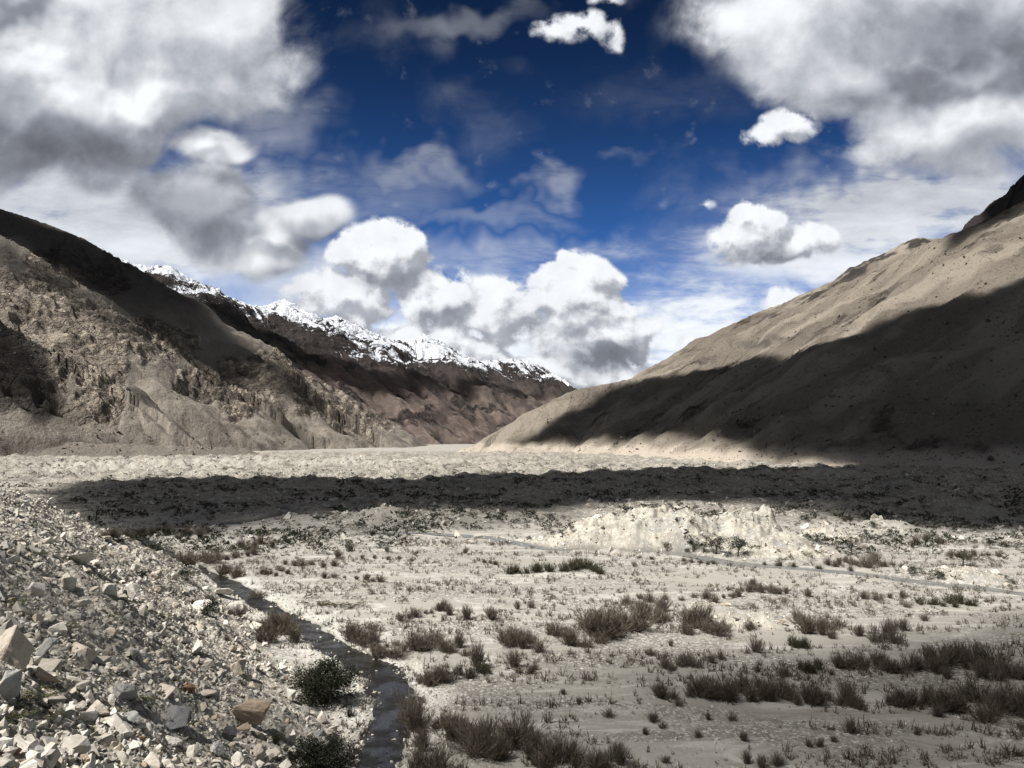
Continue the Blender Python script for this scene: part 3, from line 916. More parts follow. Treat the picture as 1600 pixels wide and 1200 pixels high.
def shade_cloud(poly, alt, soft, dens, objs, label, wob=12.0, seed=0, flat=None, grow=0.0, far=0):
    """an unseen cloud at height alt, outlined so its shadow falls on the given stretch"""
    S = SUN_DIR
    P = []
    for (px, py) in poly:
        if flat is not None:
            fx, fy = floor_at(px, max(py, 700)); p = Vector((fx, fy, flat))
        else:
            p = hit(px, py, objs)
            if p is None:
                if not far:
                    continue
                p = Vector(at(px, py, far))
        k = (alt - p.z) / S.z
        P.append((p.x + S.x * k, p.y + S.y * k))
    P = np.array(P)
    lo = P.min(0) - soft; hi = P.max(0) + soft
    n = 150
    gx = np.linspace(lo[0], hi[0], n); gy = np.linspace(lo[1], hi[1], n)
    X, Y = np.meshgrid(gx, gy)
    wx = X + wob * fbm(X / (wob * 5), Y / (wob * 5), 4, 501 + seed); wy = Y + wob * fbm(X / (wob * 5) + 4, Y / (wob * 5) + 8, 4, 502 + seed)
    pts = [tuple(p) for p in P] + [tuple(P[0])]
    d, _, _ = poly_dist(wx, wy, pts)
    ins = np.zeros(X.shape, bool)
    for (ax, ay), (bx, by) in zip(pts[:-1], pts[1:]):
        c = ((ay > wy) != (by > wy)) & (wx < (bx - ax) * (wy - ay) / (by - ay + 1e-12) + ax)
        ins ^= c
    sd = np.where(ins, d, -d) + grow
    den = sstep(sd, -soft * .5, soft * .5) * dens
    T = np.sqrt(np.clip(sd + soft * .5, 0, 120)) * 5
    top = alt + T * (1.0 + .3 * fbm(X / 80, Y / 80, 4, 505)) + .5
    bot = alt - T * .25 - .5
    keep = den > .002
    idx = -np.ones(X.shape, int); idx[keep] = np.arange(keep.sum())
    nk = int(keep.sum())
    co = np.concatenate([np.stack([X[keep], Y[keep], top[keep]], 1), np.stack([X[keep], Y[keep], bot[keep]], 1)])
    q = np.stack([idx[:-1, :-1], idx[:-1, 1:], idx[1:, 1:], idx[1:, :-1]], -1).reshape(-1, 4)
    q = q[(q >= 0).all(1)]
    faces = np.concatenate([q, q[:, ::-1] + nk])
    me = bpy.data.meshes.new('clouds')
    me.vertices.add(len(co)); me.vertices.foreach_set('co', co.astype(np.float32).ravel())
    me.loops.add(len(faces) * 4); me.polygons.add(len(faces))
    me.loops.foreach_set('vertex_index', faces.astype(np.int32).ravel())
    me.polygons.foreach_set('loop_start', np.arange(0, len(faces) * 4, 4, dtype=np.int32))
    me.polygons.foreach_set('loop_total', np.full(len(faces), 4, np.int32))
    me.polygons.foreach_set('use_smooth', np.full(len(faces), True))
    at_ = me.attributes.new('dens', 'FLOAT', 'POINT')
    at_.data.foreach_set('value', np.concatenate([den[keep], den[keep]]).astype(np.float32))
    me.update(); me.materials.append(mat_cloud)
    o = bpy.data.objects.new('clouds', me)  # unseen shade caster, its outline cut to the shadow wanted below
    COL.objects.link(o)
    o['kind'] = 'stuff'; o['label'] = label
    print('CLOUD', label, 'keep', nk, 'elev', min(math.degrees(math.atan2(alt - CAM_H, max(p[1], 1))) for p in P), 'y', P[:, 1].min(), P[:, 1].max(), 'x', P[:, 0].min(), P[:, 0].max())
    return o


shade_cloud([(806, 694), (850, 668), (900, 640), (930, 618), (960, 604), (1000, 597), (1060, 588), (1130, 575), (1200, 560), (1280, 540), (1340, 524), (1400, 497), (1460, 480), (1520, 467), (1599, 435), (1750, 380), (1850, 560), (1750, 730), (1600, 736), (1400, 732), (1215, 728),
             (1190, 715), (1165, 700), (1130, 690), (1080, 684), (1000, 680), (940, 682), (880, 688)], 1500, 20, .97, [right_o], 'unseen grey cloud shading the sandy slope', 5.0, 1)
shade_cloud([(60, 768), (110, 758), (300, 750), (480, 751), (620, 753), (720, 744), (820, 745), (1000, 739), (1150, 737), (1300, 733), (1600, 728), (1900, 728), (1900, 850), (1600, 834), (1500, 830), (1400, 822), (1345, 812), (1290, 804), (1200, 793), (1100, 786), (1000, 784), (930, 792),
             (880, 800), (820, 803), (700, 798), (600, 800), (500, 802), (400, 808), (330, 820), (240, 838), (150, 845), (60, 820)], 900, 24, .89, None, 'unseen grey cloud shading the middle of the valley', 10.0, 2, flat=3.0)
shade_cloud([(300, 806), (500, 800), (820, 802), (880, 812), (780, 826), (600, 832), (420, 840), (300, 846)], 800, 20, .40, None, 'unseen thin cloud added along the near edge of the valley shadow', 6.0, 12, flat=.5)
shade_cloud([(560, 1230), (590, 1150), (640, 1075), (700, 1045), (800, 1030), (1000, 1030), (1300, 995), (1600, 965), (2200, 900), (3200, 1200), (1600, 1900), (900, 1900), (700, 1500)], 700, 30, .60, None, 'unseen thin cloud added to dim the near floor', 4.0, 3, flat=1.0)
shade_cloud([(-300, 235), (0, 330), (80, 360), (200, 412), (300, 480), (345, 516), (385, 548), (350, 560), (290, 545), (215, 500), (130, 440), (60, 392), (0, 362), (-200, 300)], 2600, 110, .92, [left_o], 'unseen grey cloud added to shade the upper spur', 30.0, 4, grow=40.0, far=2400)
shade_cloud([(-100, 350), (0, 372), (130, 450), (225, 524), (200, 530), (120, 490), (60, 450), (0, 430), (-100, 400)], 1900, 90, .6, [left_o], 'unseen thin cloud added to shade the rocky spur', 20.0, 5)
shade_cloud([(-60, 470), (0, 503), (35, 530), (60, 570), (85, 620), (95, 655), (60, 640), (0, 610), (-60, 590)], 1300, 30, .6, [left_o], 'unseen small cloud added to shade the dark rock', 8.0, 6)
shade_cloud([(360, 555), (420, 562), (470, 600), (512, 630), (480, 640), (430, 615), (380, 590)], 2200, 50, .6, [left_o], 'unseen small cloud added to shade the crags', 12.0, 7)
shade_cloud([(430, 655), (462, 660), (475, 682), (440, 680)], 2000, 40, .65, [left_o], 'unseen small cloud added to shade the scree', 12.0, 8)
shade_cloud([(310, 470), (400, 508), (450, 530), (520, 560), (600, 580), (680, 592), (780, 602), (850, 612), (820, 622), (740, 615), (690, 610), (600, 616), (540, 604), (480, 580), (420, 570), (360, 530)], 3300, 130, .8, [snow_o], 'unseen long cloud added to shade the range', 40.0, 9)
shade_cloud([(1500, 372), (1545, 330), (1570, 300), (1600, 262), (1700, 180), (1700, 300), (1600, 320)], 1900, 30, .8, [right_o], 'unseen small cloud added to shade the dark peak', 8.0, 10, far=2000, grow=20)
shade_cloud([(-300, 1165), (0, 1150), (150, 1150), (300, 1180), (420, 1215), (300, 1500), (-300, 1500)], 650, 14, .5, None, 'unseen wisp of cloud added to dim the near scree', 3.0, 11, flat=8.0)


# ------------------------------------------------------------------ stones
def tag(o, label, cat=None, group=None, kind=None):
    if len(label.split()) > 16:
        label = label.replace(' the ', ' ')
    o['label'] = label
    if cat:
        o['category'] = cat
    if group:
        o['group'] = group
    if kind:
        o['kind'] = kind
    return o


def hull_mesh(seed, n, flat=.75, detail=0, rough=.0):
    import bmesh
    r = np.random.default_rng(seed)
    bm = bmesh.new()
    # an irregular block cut by planes: corner points pushed out of round
    for i in range(n):
        v = r.normal(size=3); v /= np.linalg.norm(v)
        k = np.max(np.abs(v)) ** .55
        v = v / k * r.uniform(.78, 1.08)
        bm.verts.new((v[0] * r.uniform(.95, 1.05), v[1] * .82, v[2] * flat))
    res = bmesh.ops.convex_hull(bm, input=bm.verts)
    bmesh.ops.delete(bm, geom=[e for e in res['geom_interior'] if isinstance(e, bmesh.types.BMVert)], context='VERTS')
    bmesh.ops.delete(bm, geom=[v for v in bm.verts if not v.link_faces], context='VERTS')
    if detail:
        bmesh.ops.bevel(bm, geom=list(bm.edges), offset=.035, segments=1, affect='EDGES', profile=.5)
        bmesh.ops.triangulate(bm, faces=bm.faces)
        for _ in range(detail):
            bmesh.ops.subdivide_edges(bm, edges=bm.edges, cuts=1, use_grid_fill=True)
        bmesh.ops.triangulate(bm, faces=bm.faces)
        co = np.array([v.co for v in bm.verts])
        dn = ridged(co[:, 0] * 1.7 + co[:, 2] * .9 + seed, co[:, 1] * 1.7 - co[:, 2] * 1.3, 4, seed) - .5
        dn2 = fbm(co[:, 0] * 5 + co[:, 2] * 3, co[:, 1] * 5 + co[:, 2] * 2, 3, seed + 3)
        for v, a, b_ in zip(bm.verts, dn, dn2):
            v.co *= 1 + rough * a + rough * .35 * b_
    bmesh.ops.triangulate(bm, faces=bm.faces)
    bmesh.ops.recalc_face_normals(bm, faces=bm.faces)
    V = np.array([v.co for v in bm.verts], np.float32)
    bm.verts.index_update()
    F = np.array([[v.index for v in f.verts] for f in bm.faces], np.int32)
    bm.free()
    return V, F


def tri_mesh(name, V, F, mat, smooth=False, attrs=None):
    me = bpy.data.meshes.new(name)
    me.vertices.add(len(V)); me.vertices.foreach_set('co', np.asarray(V, np.float32).ravel())
    me.loops.add(len(F) * 3); me.polygons.add(len(F))
    me.loops.foreach_set('vertex_index', np.asarray(F, np.int32).ravel())
    me.polygons.foreach_set('loop_start', np.arange(0, len(F) * 3, 3, dtype=np.int32))
    me.polygons.foreach_set('loop_total', np.full(len(F), 3, np.int32))
    me.polygons.foreach_set('use_smooth', np.full(len(F), smooth))
    for k, v in (attrs or {}).items():
        a = me.attributes.new(k, 'FLOAT', 'POINT'); a.data.foreach_set('value', np.asarray(v, np.float32))
    me.update()
    me.materials.append(mat)
    return me


def rand_rot(r, n, tilt=1.0):
    """random rotation matrices; tilt below 1 keeps them nearly upright"""
    if tilt >= 1:
        q = r.normal(size=(n, 4))
    else:
        a = r.uniform(0, 2 * np.pi, n)
        q = np.stack([np.cos(a / 2), r.normal(size=n) * tilt * .5, r.normal(size=n) * tilt * .5, np.sin(a / 2)], 1)
    q /= np.linalg.norm(q, axis=1)[:, None]
    w, x, y, z = q.T
    return np.stack([np.stack([1 - 2 * (y * y + z * z), 2 * (x * y - z * w), 2 * (x * z + y * w)], -1),
                     np.stack([2 * (x * y + z * w), 1 - 2 * (x * x + z * z), 2 * (y * z - x * w)], -1),
                     np.stack([2 * (x * z - y * w), 2 * (y * z + x * w), 1 - 2 * (x * x + y * y)], -1)], 1)


def merge(name, protos, pos, scl, rot, mat, smooth=False, r=RNG, which=None):
    Vs, Fs, off = [], [], 0
    k = r.integers(0, len(protos), len(pos)) if which is None else which
    for i, (V, F) in enumerate(protos):
        I = np.nonzero(k == i)[0]
        if not len(I):
            continue
        W_ = np.einsum('nij,nvj->nvi', rot[I], V[None] * scl[I][:, None, :]) + pos[I][:, None, :]
        FF = F[None] + (np.arange(len(I)) * len(V))[:, None, None] + off
        Vs.append(W_.reshape(-1, 3)); Fs.append(FF.reshape(-1, 3)); off += len(I) * len(V)
    me = tri_mesh(name, np.concatenate(Vs), np.concatenate(Fs), mat, smooth)
    o = bpy.data.objects.new(name, me)
    COL.objects.link(o)
    return o


def stone_material(name, cols, island=True):
    m, t, b, o, pos = new_mat(name)
    if island:
        rnd = t.node('ShaderNodeNewGeometry').outputs['Random Per Island']
    else:
        rnd = t.node('ShaderNodeObjectInfo').outputs['Random']
    ramp = t.node('ShaderNodeValToRGB')
    ramp.color_ramp.interpolation = 'LINEAR'
    el = ramp.color_ramp.elements
    while len(el) < len(cols):
        el.new(.5)
    for i, (p, c) in enumerate(cols):
        el[i].position = p; el[i].color = (*c, 1)
    t.l.new(rnd, ramp.inputs[0])
    sc = t.node('ShaderNodeTexCoord').outputs['Object'] if not island else pos
    n = t.noise(sc, 1.6, 6, .7)
    n2 = t.noise(t.vm('MULTIPLY', sc, (1, 1.5, 4)), 1.3, 5, .65, dist=1.0)
    c = t.mix(t.remap(n, .35, .68, 0, .55), ramp.outputs[0], t.vm('MULTIPLY', ramp.outputs[0], (.55, .52, .48)))
    c = t.mix(t.remap(n2, .55, .66, 0, .5), c, t.vm('MULTIPLY', ramp.outputs[0], (.66, .60, .52)))
    t.l.new(c, b.inputs['Base Color'])
    t.l.new(bump(t, t.m('ADD', n, t.m('MULTIPLY', t.noise(sc, 7.0, 4, .7), .4)), .7, .12), b.inputs['Normal'])
    return m


mat_rubble = stone_material('pale rubble', [(0, (.32, .30, .26)), (.35, (.46, .435, .385)), (.7, (.60, .575, .52)), (.92, (.46, .40, .32)), (1, (.20, .195, .19))])
TONES = {
    'pale': stone_material('pale boulder stone', [(0, (.52, .49, .43)), (1, (.66, .63, .565))], False),
    'tan': stone_material('tan boulder stone', [(0, (.41, .365, .305)), (1, (.50, .45, .38))], False),
    'grey': stone_material('grey boulder stone', [(0, (.26, .26, .25)), (1, (.36, .355, .335))], False),
    'orange stained': stone_material('orange stained boulder stone', [(0, (.37, .295, .22)), (1, (.43, .35, .265))], False),
    'dark grey': stone_material('dark boulder stone', [(0, (.11, .11, .11)), (1, (.14, .14, .14))], False),
    'rusty': stone_material('rusty boulder stone', [(0, (.24, .15, .09)), (1, (.28, .18, .11))], False),
}
BOULDERS = [tri_mesh('boulder', *hull_mesh(200 + i, [9, 11, 13, 10, 15, 12][i % 6], [.62, .75, .9][i % 3], 2, .10), TONES['pale']) for i in range(14)]


def place_boulder(px, py, wpx, tone, shape, hscale=1.0, rz=None, tilt=.35, r=RNG, sink=.28):
    p = hit(px, py, [ground])
    if p is None:
        return None
    d = p.y
    w = wpx / FPX * d
    o = bpy.data.objects.new('boulder', BOULDERS[shape % len(BOULDERS)])
    COL.objects.link(o)
    s = w * .52
    o.scale = (s, s * r.uniform(.8, 1.1), s * hscale)
    o.rotation_euler = (r.normal() * tilt, r.normal() * tilt + .25, r.uniform(0, 6.28) if rz is None else rz)
    o.location = (p.x, p.y + s * .3, p.z + s * .60 * hscale * (1 - sink))
    o.material_slots[0].link = 'OBJECT'
    o.material_slots[0].material = TONES[tone]
    return o


# the boulders one would name: px, py of the foot, width px, tone, shape, relative height, label
MAJOR = [
    (122, 880, 42, 'pale', 0, .95, 'large flat-topped pale boulder high on the scree slope'),
    (106, 918, 38, 'pale', 1, 1.1, 'broad pale boulder with a shaded right face, under the flat-topped one'),
    (54, 930, 30, 'pale', 2, 1.1, 'upright pale block near the left edge halfway up the scree'),
    (79, 788, 20, 'pale', 3, 1.0, 'pale boulder standing out on the crest of the scree'),
    (122, 952, 32, 'pale', 4, .7, 'white oblong stone below the broad pale boulder'),
    (12, 1035, 66, 'tan', 5, 1.25, 'huge tan boulder cut by the left edge of the photo'),
    (64, 1030, 56, 'grey', 6, .95, 'dark grey ribbed boulder beside the huge tan one'),
    (6, 1090, 46, 'grey', 7, 1.4, 'tall grey block at the left edge below the huge tan boulder'),
    (49, 1048, 25, 'pale', 8, 1.4, 'pointed pale stone leaning below the dark ribbed boulder'),
    (72, 1066, 46, 'orange stained', 9, .85, 'round boulder with orange stained underside, pale cap'),
    (126, 1030, 56, 'tan', 10, .7, 'long tan boulder sloping down towards a dark hollow'),
    (88, 992, 28, 'pale', 11, 1.0, 'white leaning block above the long tan boulder'),
    (203, 938, 34, 'pale', 12, 1.3, 'tall pale overhanging boulder in the middle of the scree'),
    (171, 930, 32, 'pale', 13, .9, 'blocky pale boulder touching the overhanging one'),
    (310, 958, 36, 'pale', 0, 1.0, 'white rounded boulder behind the narrow green bush'),
    (366, 960, 36, 'pale', 2, .8, 'pale slab at the foot of the scree by the river bend'),
    (347, 932, 32, 'pale', 4, .7, 'flat pale boulder at the far foot of the scree'),
    (305, 1022, 28, 'pale', 1, 1.0, 'pale block in the middle of the lower scree'),
    (371, 1052, 34, 'tan', 5, 1.0, 'smooth oval tan boulder with a dark right face'),
    (384, 1130, 66, 'orange stained', 7, .8, 'big orange-brown veined slab low on the scree'),
    (452, 1094, 30, 'pale', 3, 1.0, 'bright white block beside the big green bush'),
    (296, 1040, 22, 'pale', 9, 1.3, 'narrow white stone standing above the rusty boulder'),
    (204, 1028, 30, 'grey', 6, 1.3, 'sharp grey stone casting a long pointed shadow'),
    (254, 1088, 40, 'tan', 8, .75, 'round-edged brown boulder left of the rusty one'),
    (190, 1092, 46, 'grey', 10, .8, 'pale grey rough boulder above the low green patch'),
    (150, 1120, 38, 'tan', 11, .8, 'tan wedge-shaped boulder low on the left scree'),
    (270, 1138, 60, 'dark grey', 12, .75, 'large dark grey boulder in the lower scree'),
    (208, 1128, 32, 'grey', 13, .7, 'grey boulder beside the low green patch'),
    (357, 1158, 32, 'dark grey', 0, 1.3, 'upright dark stone under the orange-brown slab'),
    (402, 1186, 32, 'tan', 2, 1.0, 'tan block at the bottom of the photo near the river'),
    (322, 1092, 28, 'tan', 4, .8, 'tan boulder with a black shadow between rusty stone and slab'),
    (294, 1082, 24, 'rusty', 5, .9, 'rusty red-brown boulder in the lower scree'),
    (380, 1146, 24, 'orange stained', 1, .9, 'small orange stone touching the slab from below'),
    (112, 1168, 20, 'grey', 3, .9, 'grey stone in the dim lower corner'),
    (178, 1050, 24, 'tan', 6, .8, 'greenish tan cobble between grey and round boulders'),
    (393, 1014, 20, 'tan', 8, .7, 'dark-sided tan stone on the sandy river bank'),
    (490, 1092, 16, 'pale', 9, 1.0, 'white stone at the edge of the big green bush'),
    (58, 1184, 42, 'grey', 10, .7, 'faint grey boulder in the dark lower left corner'),
    (335, 1180, 36, 'grey', 11, .7, 'low grey boulder left of the bottom tan block'),
    (20, 880, 24, 'pale', 12, .8, 'pale boulder at the left edge under the crest'),
    (240, 905, 24, 'tan', 13, .8, 'tan boulder on the upper edge by the juniper cones'),
    (225, 862, 18, 'pale', 0, .8, 'pale stone near the tip of the scree'),
    (165, 845, 18, 'tan', 4, .8, 'tan stone on the scree crest halfway to its tip'),
]
GB = 'boulders on the scree slope'
major_px = []
used = []
for (px, py, w, tone, shp, hs, lab) in MAJOR:
    o = place_boulder(px, py, w, tone, shp, hs)
    if o:
        tag(o, lab, 'boulder', GB)
        used.append((px, py - w * .3, w))
        major_px.append((px, py))
SHORT = ['flat-topped boulder', 'broad pale boulder', 'upright left block', 'crest boulder', 'white oblong stone', 'huge tan boulder', 'dark ribbed boulder', 'tall edge block', 'pointed pale stone',
         'round orange-bellied boulder', 'long tan boulder', 'white leaning block', 'overhanging boulder', 'blocky boulder', 'white rounded boulder', 'slab by the river bend', 'flat far-foot boulder', 'mid-scree pale block',
         'oval tan boulder', 'orange-brown slab', 'bright white block', 'narrow white stone', 'sharp grey stone', 'round-edged brown boulder', 'rough grey boulder', 'tan wedge boulder', 'large dark boulder',
         'grey patch-side boulder', 'upright dark stone', 'bottom tan block', 'black-shadowed tan boulder', 'rusty boulder', 'small orange stone', 'dim-corner stone', 'greenish cobble', 'river-bank stone', 'bush-edge white stone',
         'faint corner boulder', 'low grey boulder', 'left-edge pale boulder', 'juniper-side boulder', 'tip stone', 'crest-middle stone']
ORD = ['nearest', 'second', 'third', 'fourth', 'fifth', 'sixth', 'seventh', 'eighth', 'ninth', 'tenth']


def direction(dx, dy):
    a = math.degrees(math.atan2(-dy, dx)) % 360
    return ['right of', 'up and right of', 'above', 'up and left of', 'left of', 'down and left of', 'below', 'down and right of'][int((a + 22.5) // 45) % 8]


def relate(items, marks, names):
    """one phrase per item: where it lies from the nearest landmark, counted outwards among its look-alikes"""
    M = np.array(marks, float)
    rows = []
    for i, (px, py, look) in enumerate(items):
        d = np.hypot(M[:, 0] - px, (M[:, 1] - py) * 1.3)
        j = int(d.argmin())
        rows.append((j, direction(px - M[j, 0], py - M[j, 1]), look, float(d[j]), i))
    rows.sort(key=lambda q: (q[0], q[1], q[2], q[3]))
    out_ = [None] * len(items)
    last, c = None, 0
    for j, di, look, d, i in rows:
        c = c + 1 if last == (j, di, look) else 0
        last = (j, di, look)
        out_[i] = '%s, %s one %s the %s' % (look, ORD[min(c, 9)], di, names[j])
    return out_


# the other 250 or so largest boulders of the slope
rr_ = np.random.default_rng(31)
auto = []
tries = 0
while len(auto) < 255 and tries < 40000:
    tries += 1
    px = rr_.uniform(0, 560); py = rr_.uniform(765, 1199)
    p = hit(px, py, [ground])
    if p is None or p.y > 180 or talus_part(np.array([p.x]), np.array([p.y]))[0] < -1.0:
        continue
    k = len(auto)
    w = (24 if k < 25 else 16 if k < 90 else 11.5) * rr_.uniform(.75, 1.25)
    w *= .62 + .5 * (py - 765) / 435
    if any(abs(px - a) < (w + c) * .5 and abs(py - b_) < (w + c) * .42 for a, b_, c in used):
        continue
    tone = rr_.choice(['pale', 'tan', 'grey', 'orange stained', 'rusty', 'dark grey'], p=[.52, .24, .14, .06, .015, .025])
    o = place_boulder(px, py, w, str(tone), int(rr_.integers(0, 14)), rr_.uniform(.65, 1.15), r=rr_)
    if o is None:
        continue
    size = 'large' if w > 20 else 'medium' if w > 13 else 'small'
    used.append((px, py - w * .3, w))
    auto.append((o, px, py, '%s %s boulder' % (size, tone)))
for (o, *_), lab in zip(auto, relate([(a[1], a[2], a[3]) for a in auto], major_px, SHORT)):
    tag(o, lab, 'boulder', GB)

# all smaller stones: one body of rubble
PEB = [hull_mesh(400 + i, [8, 9, 10, 12, 11][i % 5], [.6, .8, 1.0][i % 3]) for i in range(15)]


def scatter_world(r, n, ulo, uhi, ylo, yhi, accept, logy=1.6):
    """points with more of them near the viewer: y from a power law, x across the view wedge"""
    xs, ys = [], []
    tot = 0
    while tot < n:
        y = (r.uniform(ylo ** (1 / logy), yhi ** (1 / logy), 20000)) ** logy
        x = r.uniform(ulo, uhi, 20000) * y
        k = accept(x, y)
        xs.append(x[k]); ys.append(y[k]); tot += k.sum()
        if not k.any():
            break
    return np.concatenate(xs)[:n], np.concatenate(ys)[:n]


def stones(name, n, ulo, uhi, ylo, yhi, accept, smin, smax, power, label, seed, logy=1.6, flat=.75, vary=None):
    r = np.random.default_rng(seed)
    x, y = scatter_world(r, n, ulo, uhi, ylo, yhi, accept, logy)
    z = ground_h(x, y, False)
    s = smin * (1 - r.random(len(x))) ** (-1 / power)
    s = np.minimum(s, smax)
    if vary is not None:
        s = s * vary(x, y)
    scl = s[:, None] * np.stack([r.uniform(.8, 1.3, len(x)), r.uniform(.7, 1.1, len(x)), r.uniform(.6, 1.0, len(x)) * flat / .75], 1)
    o = merge(name, PEB, np.stack([x, y, z + s * .08], 1), scl, rand_rot(r, len(x)), mat_rubble, r=r)
    return tag(o, label, kind='stuff')


def off_water(x, y, m=1.0):
    a, _, _ = poly_dist(x, y, RIVER); b_, _, _ = poly_dist(x, y, STREAM)
    return (a > 1.4 + m) & (b_ > 1.6 + m)


stones('rubble', 21000, -.80, .02, 24, 165, lambda x, y: (talus_part(x, y) > -2.0) & off_water(x, y, 0), .10, .48, 2.5, 'loose pale stones covering the scree slope', 51, 1.3,
       vary=lambda x, y: .45 + .95 * sstep(fbm(x / 7, y / 7, 3, 611), -.35, .4))


def on_mound(x, y):
    k = np.zeros(x.shape, bool)
    for (px, py, hw, mh, hd, pl) in MOUNDS:
        if pl < .5:
            continue
        cx, cy = floor_at(px, py); cy += hd
        if cy > 400:
            continue
        k |= np.hypot((x - cx) / (hw / FPX * cy), (y - cy) / hd) < 1.12
    return k


stones('rubble', 3600, -.1, .75, 90, 230, on_mound, .10, .8, 2.2, 'broken stones lying over the pale mounds', 52)
stones('rubble', 9000, -.75, .75, 185, 900, lambda x, y: (fbm(x / 60, y / 60, 3, 613) > -.35) & (talus_part(x, y) < -6), .30, 1.5, 2.0, 'stones strewn across the hummocky moraine', 53, 2.2)
stones('cobbles', 9000, -.35, .75, 44, 150, lambda x, y: (fbm(x / 28, y / 9, 4, 91) > -.02) & (talus_part(x, y) < -1.5) & off_water(x, y, .2), .055, .22, 2.6, 'cobbles on the gravel bars of the near floor', 54, 1.3)
stones('cobbles', 5000, -.35, .05, 40, 130, lambda x, y: (poly_dist(x, y, RIVER)[0] < 5.5) & (poly_dist(x, y, RIVER)[0] > 1.5), .06, .24, 2.4, 'white cobbles lining the river banks', 55, 1.2)
stones('cobbles', 1500, -.35, .05, 40, 135, lambda x, y: (poly_dist(x, y, RIVER)[0] < 1.9) & (fbm(x / 3, y / 3, 3, 631) > .12), .10, .42, 2.4, 'stones breaking the surface of the river', 56, 1.2)


# stones lying on the mountainsides
mat_slope_stone = stone_material('brown slope stone', [(0, (.055, .047, .04)), (.5, (.12, .10, .08)), (.85, (.20, .175, .145)), (1, (.30, .27, .23))])


def slope_stones(grid, n, smin, smax, label, seed, ymax, clump):
    u, yv, H = grid
    r = np.random.default_rng(seed)
    m = n * 6
    i = r.uniform(0, len(u) - 1.001, m); y = yv[0] + (ymax - yv[0]) * r.random(m) ** 1.1
    j = np.interp(y, yv, np.arange(len(yv)))
    i0, j0 = i.astype(int), np.minimum(j.astype(int), len(yv) - 2)
    fi, fj = i - i0, j - j0
    z = (H[j0, i0] * (1 - fi) + H[j0, i0 + 1] * fi) * (1 - fj) + (H[j0 + 1, i0] * (1 - fi) + H[j0 + 1, i0 + 1] * fi) * fj
    x = (u[i0] + (u[i0 + 1] - u[i0]) * fi) * y
    k = (z > 4) & (fbm(x / clump, y / (clump * .6), 4, seed) > r.uniform(-.35, .45, m))
    x, y, z = x[k][:n], y[k][:n], z[k][:n]
    s = np.minimum(smin * (1 - r.random(len(x))) ** (-1 / 2.2), smax)
    scl = s[:, None] * np.stack([r.uniform(.8, 1.3, len(x)), r.uniform(.7, 1.1, len(x)), r.uniform(.6, 1.0, len(x))], 1)
    o = merge('rubble', PEB, np.stack([x, y, z + s * .15], 1), scl, rand_rot(r, len(x)), mat_slope_stone, r=r)
    return tag(o, label, kind='stuff')


slope_stones(right_g, 14000, .45, 2.6, 'scattered dark stones on the sandy mountainside', 71, 1450, 55)
slope_stones(left_g, 7000, .7, 4.0, 'scattered stones on the tan valley wall', 72, 2100, 80)


# ------------------------------------------------------------------ plants
def blades(P, D, L, Wd, bend, r, seg=2):
    """thin tapering triangles/strips starting at P along D; returns V, F"""
    n = len(P)
    side = np.cross(D, r.normal(size=(n, 3))); side /= np.linalg.norm(side, axis=1)[:, None] + 1e-9
    V, F = [], []
    b0 = P; d = D.copy(); cur = P
    rows = [(cur - side * Wd[:, None] / 2, cur + side * Wd[:, None] / 2)]
    for k in range(seg):
        d = d + bend; d /= np.linalg.norm(d, axis=1)[:, None]
        cur = cur + d * (L / seg)[:, None]
        f = 1 - (k + 1) / seg
        if k < seg - 1:
            rows.append((cur - side * (Wd * f)[:, None] / 2, cur + side * (Wd * f)[:, None] / 2))
        else:
            rows.append((cur,))
    base = 0
    for a in rows:
        V.extend(a)
    V = np.stack(V, 1)                                   # n, m, 3
    m = V.shape[1]
    f = []
    for k in range(seg - 1):
        f += [(2 * k, 2 * k + 1, 2 * k + 3), (2 * k, 2 * k + 3, 2 * k + 2)]
    f += [(2 * seg - 2, 2 * seg - 1, 2 * seg)]
    F = (np.array(f)[None] + (np.arange(n) * m)[:, None, None]).reshape(-1, 3)
    return V.reshape(-1, 3), F


def cat_mesh(parts):
    V, F, off = [], [], 0
    for v, f in parts:
        V.append(v); F.append(f + off); off += len(v)
    return np.concatenate(V), np.concatenate(F)


def willow(seed, stems=46, twigs=9, wide=.62, w=.0105):
    """unit high bare shrub: stems from one foot, fanning out, with fine upright twigs"""
    r = np.random.default_rng(seed)
    parts = []
    a = r.uniform(0, 2 * np.pi, stems)
    lean = np.abs(r.normal(size=stems)) * .62 * wide / .62
    foot = np.stack([r.normal(size=stems) * .14 * wide, r.normal(size=stems) * .14 * wide, np.full(stems, -.02)], 1)
    D = np.stack([np.cos(a) * lean, np.sin(a) * lean, np.ones(stems)], 1); D /= np.linalg.norm(D, axis=1)[:, None]
    L = r.uniform(.55, 1.0, stems) * (1 - .30 * np.clip(lean, 0, 1))
    up = np.array([0, 0, .06])
    parts.append(blades(foot, D, L, np.full(stems, w * 1.6), up, r, 3))
    n = stems * twigs
    k = np.repeat(np.arange(stems), twigs)
    t = r.uniform(.12, .92, n)
    P = foot[k] + D[k] * (L[k] * t)[:, None] + up * (t * t)[:, None] * .5
    dd = D[k] + r.normal(size=(n, 3)) * .45 + np.array([0, 0, .35]); dd /= np.linalg.norm(dd, axis=1)[:, None]
    parts.append(blades(P, dd, r.uniform(.12, .34, n), np.full(n, w), np.array([0, 0, .05]), r, 2))
    return cat_mesh(parts)


